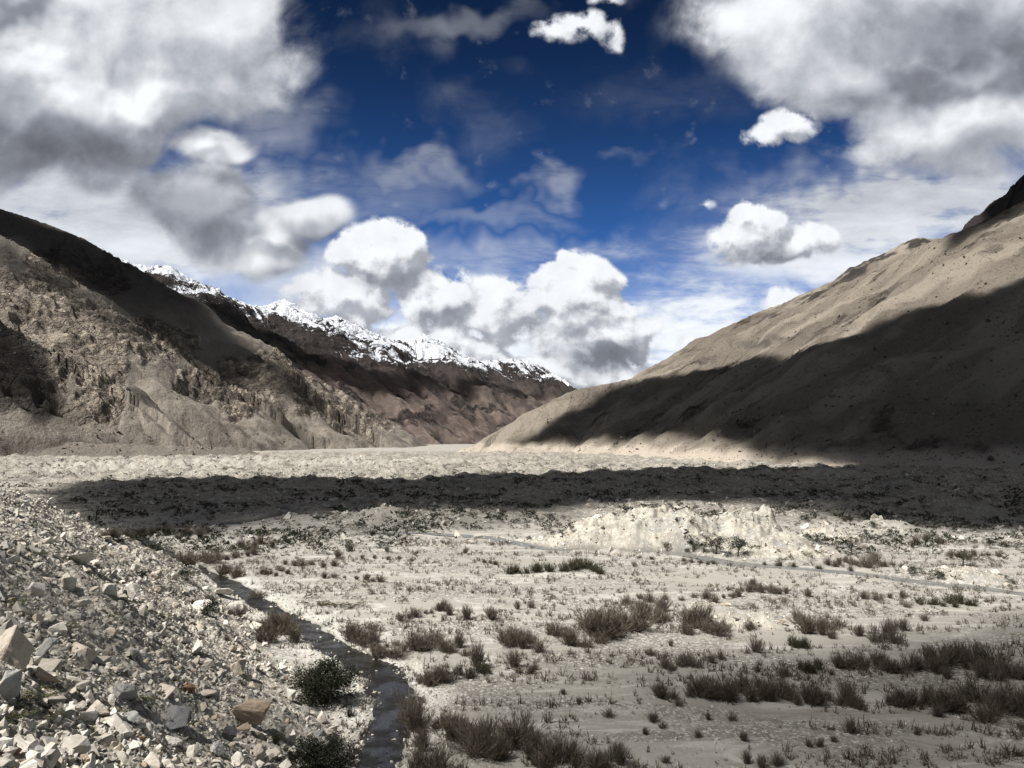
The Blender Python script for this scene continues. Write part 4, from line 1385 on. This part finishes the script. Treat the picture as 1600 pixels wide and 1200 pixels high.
def leafy(seed, n=1500, rx=.55, rz=.5, leaf=.045, clumps=26, bare=.1):
    """unit high leafy bush: clumps of small leaves through an uneven crown"""
    r = np.random.default_rng(seed)
    c = r.normal(size=(clumps, 3)); c /= np.linalg.norm(c, axis=1)[:, None]
    c *= r.uniform(.30, 1.08, clumps)[:, None]
    c = c * np.array([rx, rx, rz]) + np.array([0, 0, rz * 1.02])
    c[:, 2] = np.maximum(c[:, 2], .08)
    k = r.integers(0, clumps, n)
    P = c[k] + r.normal(size=(n, 3)) * np.array([.085, .085, .075])
    P[:, 2] = np.abs(P[:, 2])
    D = P - np.array([0, 0, .2]); D /= np.linalg.norm(D, axis=1)[:, None] + 1e-6
    D = D + r.normal(size=(n, 3)) * .6 + np.array([0, 0, .25]); D /= np.linalg.norm(D, axis=1)[:, None]
    parts = [blades(P, D, r.uniform(.6, 1.6, n) * leaf, r.uniform(.6, 1.2, n) * leaf * .75, np.zeros(3), r, 1)]
    return cat_mesh(parts)


def branches(seed, n=12, h=.7, w=.035, spread=.5, trunk=0.0):
    r = np.random.default_rng(seed)
    a = r.uniform(0, 2 * np.pi, n)
    foot = np.stack([r.normal(size=n) * .02, r.normal(size=n) * .02, np.full(n, trunk)], 1)
    D = np.stack([np.cos(a) * spread, np.sin(a) * spread, np.ones(n)], 1); D /= np.linalg.norm(D, axis=1)[:, None]
    parts = [blades(foot, D, r.uniform(.6, 1, n) * h, np.full(n, w), np.array([0, 0, .05]), r, 3),
             blades(foot, D, r.uniform(.6, 1, n) * h, np.full(n, w), np.array([0, 0, .05]), r, 3)]
    return cat_mesh(parts)


def trunk_mesh(h=.45, r0=.05, r1=.025, lean=.05, fork=True):
    V, F = [], []
    def limb(p, q, ra, rb, n=7):
        p = np.array(p, float); q = np.array(q, float)
        d = (q - p) / np.linalg.norm(q - p)
        s = np.cross(d, [0, .3, 1.0]) if abs(d[2]) < .9 else np.cross(d, [1, 0, 0]); s /= np.linalg.norm(s); t_ = np.cross(d, s)
        b_ = len(V)
        for c, rr in ((p, ra), ((p + q) / 2 + s * ra * .5, (ra + rb) / 2), (q, rb)):
            for k in range(n):
                an = 2 * math.pi * k / n
                V.append(c + s * math.cos(an) * rr + t_ * math.sin(an) * rr)
        for k in range(2):
            for j in range(n):
                a_, e_ = b_ + k * n + j, b_ + k * n + (j + 1) % n
                F.append((a_, e_, e_ + n)); F.append((a_, e_ + n, a_ + n))
    limb((0, 0, -.05), (lean, 0, h), r0, r1)
    if fork:
        for k in range(5):
            an = k * 1.3
            limb((lean * .8, 0, h * (.75 + .05 * k)), (lean + .24 * math.cos(an), .24 * math.sin(an), h + .2 + .05 * k), r1 * .7, r1 * .25, 5)
    return np.array(V), np.array(F)


def plant_material(name, cols, spread=.35):
    m, t, b, o, pos = new_mat(name)
    g = t.node('ShaderNodeNewGeometry').outputs['Random Per Island']
    rnd = t.node('ShaderNodeObjectInfo').outputs['Random']
    c = t.mix(g, cols[0], cols[1])
    c = t.mix(t.m('MULTIPLY', rnd, .6), c, cols[2])
    t.l.new(c, b.inputs['Base Color'])
    b.inputs['Roughness'].default_value = .8
    return m


mat_willow = plant_material('bare brown twigs', [(.055, .045, .037), (.19, .155, .125), (.11, .098, .070)])
mat_olive = plant_material('olive grey twigs', [(.035, .034, .020), (.085, .080, .046), (.055, .050, .030)])
mat_green = plant_material('dark green leaves', [(.012, .015, .009), (.042, .046, .028), (.024, .027, .018)])
mat_cushion = plant_material('olive cushion leaves', [(.05, .052, .024), (.11, .105, .045), (.07, .072, .036)])
mat_bark = plant_material('grey brown bark', [(.10, .08, .06), (.14, .11, .085), (.12, .10, .08)])

PR = {
    'willow': [tri_mesh('willow_shrub', *willow(600 + i, 64, 24, [.55, .75, .9][i % 3]), mat_willow) for i in range(7)],
    'olive': [tri_mesh('olive_shrub', *willow(640 + i, 60, 20, [.7, .95][i % 2], .013), mat_olive) for i in range(4)],
    'green': [tri_mesh('green_shrub', *leafy(660 + i, 1300, .55, .5, .055), mat_green) for i in range(4)],
    'cushion': [tri_mesh('cushion_shrub', *leafy(680 + i, 900, .95, .42, .075, 22), mat_cushion) for i in range(3)],
    'juniper': [tri_mesh('juniper', *leafy(690 + i, 1000, .26, .52, .05, 20), mat_green) for i in range(3)],
}
NAME = {'willow': 'willow_shrub', 'olive': 'olive_shrub', 'green': 'green_shrub', 'cushion': 'cushion_shrub', 'juniper': 'juniper'}
LOOK = {'willow': 'brown willow shrub', 'olive': 'olive grey shrub', 'green': 'dark green shrub', 'cushion': 'olive cushion shrub', 'juniper': 'upright green juniper'}
GRP = {'willow': 'bare willow shrubs on the gravel flats', 'olive': 'olive grey shrubs on the flats', 'green': 'dark green shrubs', 'cushion': 'low cushion shrubs', 'juniper': 'upright junipers on the scree'}
pr_ = np.random.default_rng(77)


def gz(x, y):
    return float(ground_h(np.array([x]), np.array([y]), False)[0])


def place_plant(kind, px, py, hpx, wide=1.0, jit=0.0):
    p = hit(px, py, [ground])
    if p is None:
        return None
    d = p.y
    h = hpx / FPX * d * pr_.uniform(.82, 1.05)
    me = PR[kind][int(pr_.integers(0, len(PR[kind])))]
    o = bpy.data.objects.new(NAME[kind], me)
    COL.objects.link(o)
    o.location = (p.x, p.y, p.z - .03 * h)
    o.rotation_euler = (pr_.normal() * .06, pr_.normal() * .06, pr_.uniform(0, 6.28))
    k = h * wide * 1.12
    o.scale = (k, k * pr_.uniform(.85, 1.15), h)
    return o


# strips of shrubs: kind, x0, y0, x1, y1 (foot line, px), height px, how many, relative width, where
STRIPS = [
    ('willow', 412, 984, 462, 1000, 38, 6, 1.1, 'thicket on the far bank of the river bend'),
    ('willow', 538, 1000, 592, 1008, 34, 5, 1.1, 'thicket right of the river bend'),
    ('willow', 582, 1018, 626, 1030, 34, 5, 1.1, 'darker clump beside the river below the bend'),
    ('willow', 615, 1010, 642, 1014, 28, 3, 1.1, 'small group between the river clump and the mid row'),
    ('willow', 648, 1013, 735, 1016, 32, 7, 1.1, 'mid row behind the tall slim shrub'),
    ('willow', 778, 1009, 852, 1011, 38, 6, 1.1, 'row left of the great central thicket'),
    ('willow', 856, 1000, 898, 1001, 40, 4, 1.1, 'left end of the great central thicket'),
    ('willow', 908, 1000, 950, 998, 46, 4, 1.15, 'front of the great central thicket'),
    ('willow', 915, 985, 1015, 982, 46, 8, 1.2, 'great central thicket'),
    ('willow', 1020, 975, 1046, 974, 40, 3, 1.1, 'right end of the great central thicket'),
    ('willow', 1062, 984, 1140, 984, 42, 7, 1.2, 'dense block left of the small pale mound'),
    ('willow', 796, 1048, 842, 1046, 30, 4, 1.1, 'pair of clumps below the left thickets'),
    ('willow', 652, 1066, 700, 1064, 34, 5, 1.1, 'clump on the inner bank where the river turns down'),
    ('olive', 695, 1056, 772, 1052, 20, 7, 1.2, 'low olive strip by the grey sand flat'),
    ('willow', 640, 1118, 662, 1178, 54, 6, .85, 'tall shrubs overhanging the lower river'),
    ('willow', 640, 1205, 690, 1210, 50, 5, .9, 'shrubs at the bottom edge beside the river'),
    ('willow', 674, 1132, 735, 1140, 36, 5, 1.0, 'row on the grey sand flat'),
    ('willow', 700, 1158, 800, 1178, 54, 9, 1.0, 'dark bottom band left part'),
    ('willow', 805, 1176, 900, 1198, 52, 8, 1.0, 'dark bottom band middle part'),
    ('willow', 915, 1200, 990, 1207, 36, 6, 1.0, 'dark bottom band right part'),
    ('olive', 402, 896, 452, 898, 13, 6, 1.3, 'olive strip right of the upper river'),
    ('olive', 792, 892, 858, 894, 17, 7, 1.2, 'left half of the olive bank under the stream'),
    ('olive', 868, 897, 948, 895, 20, 7, 1.2, 'right half of the olive bank under the stream'),
    ('willow', 752, 880, 782, 882, 12, 4, 1.2, 'small row at the left end of the olive bank'),
    ('olive', 1070, 878, 1115, 882, 9, 5, 1.6, 'low fringe at the foot of the pale mound'),
    ('willow', 1096, 936, 1120, 936, 24, 3, 1.1, 'dark clump in the row behind the central thicket'),
    ('willow', 1127, 934, 1156, 934, 14, 4, 1.1, 'short row behind the dense block'),
    ('willow', 1168, 925, 1194, 925, 18, 4, 1.1, 'left of the twin rows under the stream'),
    ('willow', 1200, 926, 1232, 926, 16, 4, 1.1, 'right of the twin rows under the stream'),
    ('willow', 1248, 985, 1272, 980, 34, 3, 1.1, 'clump against the small pale mound'),
    ('willow', 1280, 993, 1316, 982, 30, 4, 1.1, 'clump right of the small pale mound'),
    ('willow', 1365, 1003, 1402, 1002, 32, 4, 1.2, 'big round clump at mid right'),
    ('olive', 1232, 1013, 1266, 1010, 20, 4, 1.2, 'green grey tussock below the small pale mound'),
    ('willow', 1036, 1046, 1094, 1043, 30, 5, 1.1, 'clump below the dense block'),
    ('olive', 1252, 1047, 1290, 1047, 24, 4, 1.2, 'left end of the grassy right hand band'),
    ('willow', 1298, 1047, 1358, 1046, 28, 6, 1.1, 'grassy right hand band'),
    ('willow', 1368, 1044, 1438, 1044, 32, 6, 1.15, 'middle of the right hand band'),
    ('willow', 1446, 1047, 1510, 1050, 42, 6, 1.15, 'heavy clump of the right hand band'),
    ('willow', 1520, 1052, 1610, 1062, 44, 8, 1.15, 'right hand band near the photo edge'),
    ('willow', 1018, 1090, 1085, 1090, 28, 5, 1.1, 'faint left end of the long lower band'),
    ('willow', 1092, 1090, 1160, 1092, 40, 6, 1.1, 'long lower band, left part'),
    ('willow', 1166, 1092, 1222, 1092, 40, 5, 1.1, 'long lower band, middle part'),
    ('willow', 1230, 1096, 1295, 1099, 38, 6, 1.1, 'long lower band, right part'),
    ('willow', 1304, 1106, 1348, 1106, 40, 4, 1.1, 'dark clump ending the long lower band'),
    ('willow', 1378, 1096, 1440, 1100, 32, 5, 1.1, 'band joining the lower right thicket'),
    ('willow', 1448, 1104, 1525, 1108, 46, 7, 1.15, 'lower right thicket'),
    ('willow', 1532, 1110, 1612, 1116, 50, 7, 1.15, 'lower right thicket at the photo edge'),
    ('willow', 1290, 884, 1345, 883, 15, 6, 1.2, 'row above the right end of the stream'),
    ('willow', 1350, 883, 1412, 884, 20, 6, 1.2, 'fuller row above the stream'),
    ('willow', 1472, 871, 1572, 871, 12, 9, 1.3, 'long reddish row at the far right'),
    ('olive', 1430, 945, 1464, 946, 15, 4, 1.2, 'left part of the olive bank at far right'),
    ('olive', 1468, 946, 1530, 947, 20, 6, 1.2, 'right part of the olive bank at far right'),
    ('willow', 156, 838, 232, 840, 20, 7, 1.2, 'thicket at the tip of the scree'),
    ('willow', 236, 836, 315, 835, 20, 7, 1.2, 'thicket along the upper river loop'),
    ('willow', 286, 884, 332, 880, 25, 4, 1.1, 'clump in the river between two channels'),
    ('willow', 344, 904, 380, 902, 20, 4, 1.1, 'clump on the far bank under the olive strip'),
    ('willow', 372, 857, 428, 857, 17, 5, 1.2, 'brown row above the olive strip'),
    ('willow', 618, 968, 652, 967, 17, 4, 1.1, 'short row above the river thickets'),
    ('willow', 664, 957, 712, 955, 21, 5, 1.1, 'longer row above the mid row'),
    ('willow', 328, 870, 402, 872, 14, 7, 1.3, 'row between river loop and olive strip'),
    ('willow', 440, 882, 525, 885, 12, 7, 1.3, 'row right of the olive strip'),
    ('willow', 505, 906, 600, 909, 12, 7, 1.3, 'loose row above the flat green strip'),
    ('willow', 560, 872, 645, 876, 8, 6, 1.6, 'low row on the far middle flat'),
    ('willow', 425, 972, 460, 968, 18, 3, 1.2, 'group above the river bend thicket'),
    ('cushion', 470, 946, 560, 948, 8, 8, 1.9, 'flat green strip beyond the river bend'),
    ('olive', 820, 1192, 900, 1197, 24, 5, 1.1, 'tufts in front of the dark bottom band'),
]
#  single plants: kind, px, py, height px
SINGLES = [
    ('willow', 745, 1042, 52, .8), ('willow', 730, 968, 28, 1), ('willow', 768, 968, 30, 1.2), ('willow', 808, 952, 18, 1), ('willow', 830, 950, 17, .9), ('willow', 548, 861, 16, 1.2), ('willow', 528, 871, 17, 1.2),
    ('green', 650, 868, 11, 1.2), ('willow', 604, 862, 11, 1), ('willow', 727, 865, 11, 1), ('green', 432, 1064, 20, 1), ('willow', 978, 944, 23, 1), ('willow', 1015, 941, 22, 1), ('willow', 1000, 936, 12, 1.3),
    ('willow', 1040, 937, 12, 1.1), ('willow', 1065, 938, 10, 1.2), ('willow', 1085, 934, 11, 1.1), ('willow', 1159, 924, 12, 1), ('willow', 1138, 922, 9, 1), ('willow', 1262, 932, 17, 1.2), ('willow', 1349, 936, 19, 1.1),
    ('willow', 1372, 938, 17, 1.2), ('willow', 1391, 935, 12, 1.1), ('willow', 1410, 935, 15, 1.1), ('willow', 1417, 949, 12, 1.3), ('willow', 1542, 941, 9, 1.2), ('willow', 1343, 994, 25, 1), ('willow', 1172, 984, 22, 1),
    ('willow', 1075, 992, 17, 1.1), ('willow', 1182, 1019, 32, 1.1), ('willow', 1410, 985, 25, 1), ('willow', 1445, 970, 15, 1.2), ('willow', 1112, 1036, 20, 1.2), ('willow', 1126, 1030, 20, 1), ('willow', 1225, 1057, 22, 1.1),
    ('willow', 1184, 1050, 14, .9), ('willow', 1048, 1010, 14, 1), ('willow', 1015, 1024, 14, 1.3), ('willow', 1330, 1146, 28, 1), ('willow', 1433, 1148, 16, 1.1), ('willow', 1264, 1167, 18, 1), ('willow', 1281, 1167, 18, 1),
    ('willow', 1303, 1159, 13, 1.1), ('willow', 1163, 1158, 18, 1), ('willow', 1090, 1152, 15, 1), ('willow', 1107, 1125, 18, .9), ('willow', 1144, 1126, 16, 1.1), ('willow', 1215, 1196, 28, 1.1), ('willow', 1168, 1193, 22, 1.1),
    ('willow', 1190, 1200, 24, 1.1), ('willow', 1040, 1192, 16, 1.3), ('willow', 1596, 1140, 14, 1.1), ('willow', 1595, 1180, 12, 1.1), ('willow', 1431, 852, 19, 1.0), ('willow', 1447, 844, 14, 1.4), ('willow', 1471, 850, 13, 1.3),
    ('green', 1432, 897, 18, 1.4), ('green', 1463, 906, 21, 1.1), ('green', 1570, 855, 12, 1.3), ('green', 1274, 849, 20, 1.4), ('green', 1363, 824, 12, 1.6), ('green', 1352, 834, 8, 1.4), ('green', 1254, 812, 8, 1.4), ('green', 1272, 806, 9, 1.3),
    ('green', 1040, 857, 10, 1.2), ('green', 1059, 817, 9, 1), ('green', 1080, 818, 6, 1.3), ('green', 1072, 841, 6, 1.1), ('juniper', 894, 830, 12, 1.2), ('green', 877, 836, 9, 1.2), ('green', 863, 835, 7, 1.3), ('willow', 1305, 806, 9, 1.2),
    ('green', 1382, 806, 9, 1.5), ('willow', 1320, 815, 10, 1.2), ('olive', 1293, 845, 8, 1.5), ('cushion', 1182, 856, 6, 1.6), ('cushion', 1278, 864, 7, 1.6), ('cushion', 1260, 868, 6, 1.6), ('cushion', 1222, 876, 6, 1.7), ('cushion', 1236, 872, 6, 1.7),
    ('olive', 1218, 886, 13, 1.1), ('olive', 1240, 886, 11, 1.5), ('olive', 1195, 884, 9, 1.2), ('olive', 1280, 889, 8, 1.5), ('willow', 1329, 892, 11, 1.2), ('olive', 1018, 874, 7, 1.6), ('olive', 1000, 872, 6, 1.6), ('green', 1075, 864, 8, 1.2), ('green', 1138, 870, 12, 1.2),
    ('green', 1580, 912, 10, 1.4), ('cushion', 1568, 902, 6, 1.6), ('cushion', 1495, 905, 5, 1.5), ('juniper', 322, 968, 34, 1.1), ('juniper', 332, 952, 22, 1.6), ('juniper', 222, 908, 20, 1.4), ('juniper', 233, 882, 13, 1.2), ('green', 288, 906, 20, 1.6), ('juniper', 190, 853, 13, 1.3),
    ('willow', 368, 962, 20, 1.3), ('willow', 400, 936, 22, 1.2), ('olive', 414, 995, 18, 1.2), ('willow', 405, 1003, 16, 1.3), ('willow', 355, 1000, 12, 1.3), ('cushion', 22, 948, 15, 1.9), ('cushion', 172, 965, 9, 2.1), ('cushion', 100, 984, 13, 2.0),
    ('cushion', 250, 965, 10, 2.0), ('cushion', 40, 1100, 18, 2.2), ('cushion', 175, 1118, 14, 1.9), ('cushion', 215, 1100, 12, 2.0), ('cushion', 110, 1062, 11, 1.8), ('cushion', 275, 1068, 10, 1.8), ('cushion', 15, 1130, 18, 2.2), ('cushion', 75, 1120, 12, 2.2),
    ('green', 290, 1160, 14, 1.5), ('green', 380, 1070, 10, 1.5), ('cushion', 228, 1180, 16, 1.9), ('cushion', 60, 868, 9, 2.0), ('cushion', 25, 790, 8, 2.4), ('olive', 520, 1170, 22, 1.1), ('olive', 545, 1120, 18, 1.0), ('olive', 430, 1160, 18, 1.2),
    ('cushion', 500, 1040, 8, 1.8), ('olive', 300, 945, 12, 1.3), ('willow', 1020, 1128, 18, 1.3), ('willow', 1035, 1138, 14, 1.2), ('willow', 1009, 1148, 14, 1.3), ('willow', 950, 1120, 18, 1.2), ('willow', 880, 1085, 12, 1.2), ('willow', 905, 1100, 14, 1.2),
]
landmarks = [(1080, 840, 'great pale mound'), (1200, 975, 'small pale mound'), (505, 1080, 'big green bush'), (980, 975, 'great central thicket'), (1100, 975, 'dense block thicket'), (1312, 842, 'low white hillock'), (1530, 900, 'stony mound at far right'),
             (450, 985, 'river bend thicket'), (1480, 1040, 'right hand band of shrubs'), (1190, 1085, 'long lower band of shrubs'), (1530, 1100, 'lower right thicket'), (800, 1170, 'dark bottom band'), (870, 890, 'olive bank under the stream'), (1215, 920, 'twin rows of shrubs'),
             (700, 1100, 'grey sand flat'), (384, 1100, 'orange-brown slab'), (70, 1008, 'dark ribbed boulder'), (203, 920, 'overhanging boulder'), (122, 860, 'flat-topped boulder'), (310, 945, 'white rounded boulder'), (270, 1122, 'large dark boulder'), (190, 1075, 'rough grey boulder'),
             (1385, 985, 'round clump at mid right'), (1480, 940, 'olive bank at far right'), (430, 895, 'olive strip by the upper river'), (690, 1000, 'mid row of shrubs'), (1520, 865, 'long reddish row')]
for (kind, x0, y0, x1, y1, h, n, wd, where) in STRIPS:
    for k in range(n):
        f = (k + .5 + pr_.uniform(-.4, .4)) / n
        o = place_plant(kind, x0 + (x1 - x0) * f + pr_.normal() * 1.5, y0 + (y1 - y0) * f + pr_.normal() * h * .16, h * pr_.choice([.5, .7, .85, 1.0, 1.15]), wd * pr_.uniform(.8, 1.25))
        if o:
            tag(o, '%s, %s from left, %s' % (LOOK[kind].replace('brown willow shrub', 'brown willow').replace('olive grey shrub', 'olive shrub'), ['first', 'second', 'third', 'fourth', 'fifth', 'sixth', 'seventh', 'eighth', 'ninth'][k], where.replace(' hand', '-hand').replace(' the ', ' ')), 'shrub', GRP[kind])
items, objs_ = [], []
for (kind, px, py, h, wd) in SINGLES:
    o = place_plant(kind, px, py, h, wd)
    if o:
        size = 'tall' if h > 26 else 'tiny' if h < 10 else 'small'
        objs_.append((o, kind)); items.append((px, py, '%s %s' % (size, LOOK[kind])))
for (o, kind), lab in zip(objs_, relate(items, [(a, b_) for a, b_, _ in landmarks], [c for _, _, c in landmarks])):
    tag(o, lab, 'tree' if kind == 'juniper' else 'shrub', GRP[kind])


# the two big green bushes by the river and the small trees below the pale mound: things with parts
def parts_thing(name, label, cat, group, px, py, parts):
    p = hit(px, py, [ground])
    e = bpy.data.objects.new(name, None)
    e.empty_display_size = .3
    COL.objects.link(e)
    e.location = (p.x, p.y, p.z)
    for pn, (V, F), mat, s in parts:
        me = tri_mesh(pn, V, F, mat)
        o = bpy.data.objects.new(pn, me)
        COL.objects.link(o)
        o.parent = e
        k = s[0] / FPX * p.y
        o.scale = (k * s[1], k * s[1], k)
        o.location = (0, 0, -.02 * k)
    return tag(e, label, cat, group)


parts_thing('green_bush', 'big round dark green bush on the white river bank', 'bush', 'big green bushes by the river', 506, 1098,
            [('foliage', leafy(701, 12500, .60, .46, .036, 70), mat_green, (66, 1.25)), ('branches', branches(702, 150, .95, .008, .7), mat_bark, (66, 1.25))])
parts_thing('green_bush', 'broad dark green bush at the bottom edge between scree and river', 'bush', 'big green bushes by the river', 498, 1215,
            [('foliage', leafy(711, 11000, .64, .42, .038, 60), mat_green, (68, 1.1)), ('branches', branches(712, 150, .95, .008, .8), mat_bark, (66, 1.2))])
TREES = [(1083, 862, 24, .8, 'slim dark tree, first from left under the pale mound'), (1099, 864, 18, .9, 'short dark tree between slim and round trees under the pale mound'), (1120, 866, 32, 1.0, 'tallest round-topped dark tree under the pale mound'),
         (1153, 869, 32, 1.15, 'leaning wide-crowned tree, rightmost under the pale mound'), (1505, 884, 26, 1.6, 'wide dome-shaped bare tree above the stony mound'), (1547, 857, 18, 1.1, 'small tree with bare trunk standing at far right'),
         (1262, 816, 12, 1.2, 'dark tree just right of the pale mound summit'), (1328, 820, 14, 1.0, 'small round tree above the low white hillock')]
for i, (px, py, h, wd, lab) in enumerate(TREES):
    bare = 'bare tree' in lab
    crown = cat_mesh([(v * np.array([1, 1, .78]) + np.array([0, 0, .24]), f) for v, f in [leafy(720 + i, 1700, .50, .47, .05, 24)]])
    parts_thing('small_tree', lab, 'tree', 'small trees on the valley floor', px, py,
                [('crown', crown, mat_olive if bare else mat_green, (h, wd)), ('trunk', trunk_mesh(.42, .05, .03, .05 - .03 * (i % 3)), mat_bark, (h, 1.0))])

# everything smaller: tufts and dwarf scrub as ground cover
TUFT = [willow(800 + i, 7, 3, .9, .05) for i in range(5)]
LOWB = [leafy(820 + i, 80, .75, .45, .17, 9) for i in range(5)]


def cover(name, protos, n, ulo, uhi, ylo, yhi, accept, smin, smax, mat, label, seed, logy, flat=1.0):
    r = np.random.default_rng(seed)
    x, y = scatter_world(r, n, ulo, uhi, ylo, yhi, accept, logy)
    z = ground_h(x, y, False)
    s = smin + (smax - smin) * r.random(len(x)) ** 2.5
    scl = s[:, None] * np.stack([r.uniform(.8, 1.3, len(x)), r.uniform(.8, 1.3, len(x)), r.uniform(.7, 1.1, len(x)) * flat], 1)
    o = merge(name, protos, np.stack([x, y, z - .02], 1), scl, rand_rot(r, len(x), .12), mat, r=r)
    return tag(o, label, kind='stuff')


def patchy(x, y, a, b_, thr, seed):
    return (fbm(x / a, y / b_, 4, seed) + .18 * fbm(x / 4, y / 2, 3, seed + 1) > thr) & (talus_part(x, y) < -2) & off_water(x, y, .4) & ~on_mound(x, y)


cover('tufts', TUFT, 8500, -.50, .75, 50, 190, lambda x, y: patchy(x, y, 40, 5, -.02, 901), .25, 1.6, mat_willow, 'dry brown tufts dotted over the gravel flats', 61, 1.4)
cover('tufts', TUFT, 900, -.40, .75, 48, 120, lambda x, y: patchy(x, y, 26, 4, .16, 911), .25, 1.0, mat_olive, 'olive tufts between the shrubs of the flats', 62, 1.4)
cover('scrub', LOWB, 1500, -.50, .75, 100, 220, lambda x, y: patchy(x, y, 26, 9, .06, 921), .35, 1.3, mat_willow, 'dwarf brown scrub on the far flats', 63, 1.4, .8)
cover('scrub', LOWB, 6500, -.75, .80, 165, 700, lambda x, y: (fbm(x / 45, y / 45, 4, 931) > -.12) & (talus_part(x, y) < -6) & ((y > 205) | (x > 45) | (x < -20)) & ~on_mound(x, y), .6, 3.4, mat_green, 'dark evergreen scrub over the moraine', 64, 1.7, .8)
cover('scrub', LOWB, 2200, -.75, .80, 175, 420, lambda x, y: (fbm(x / 30, y / 30, 4, 941) > -.2) & (talus_part(x, y) < -6) & ~on_mound(x, y), .4, 2.2, mat_willow, 'brown scrub over the moraine', 65, 1.6, .8)
cover('scrub', LOWB, 160, -.05, .65, 140, 200, lambda x, y: on_mound(x, y), .25, .9, mat_cushion, 'small olive cushions dotting the pale mounds', 66, 1.4, .7)
cover('scrub', LOWB, 900, -.75, .05, 24, 150, lambda x, y: (talus_part(x, y) > 0) & (fbm(x / 6, y / 6, 3, 951) > .22), .10, .5, mat_cushion, 'low heathy patches between the stones of the scree', 67, 1.3, .6)
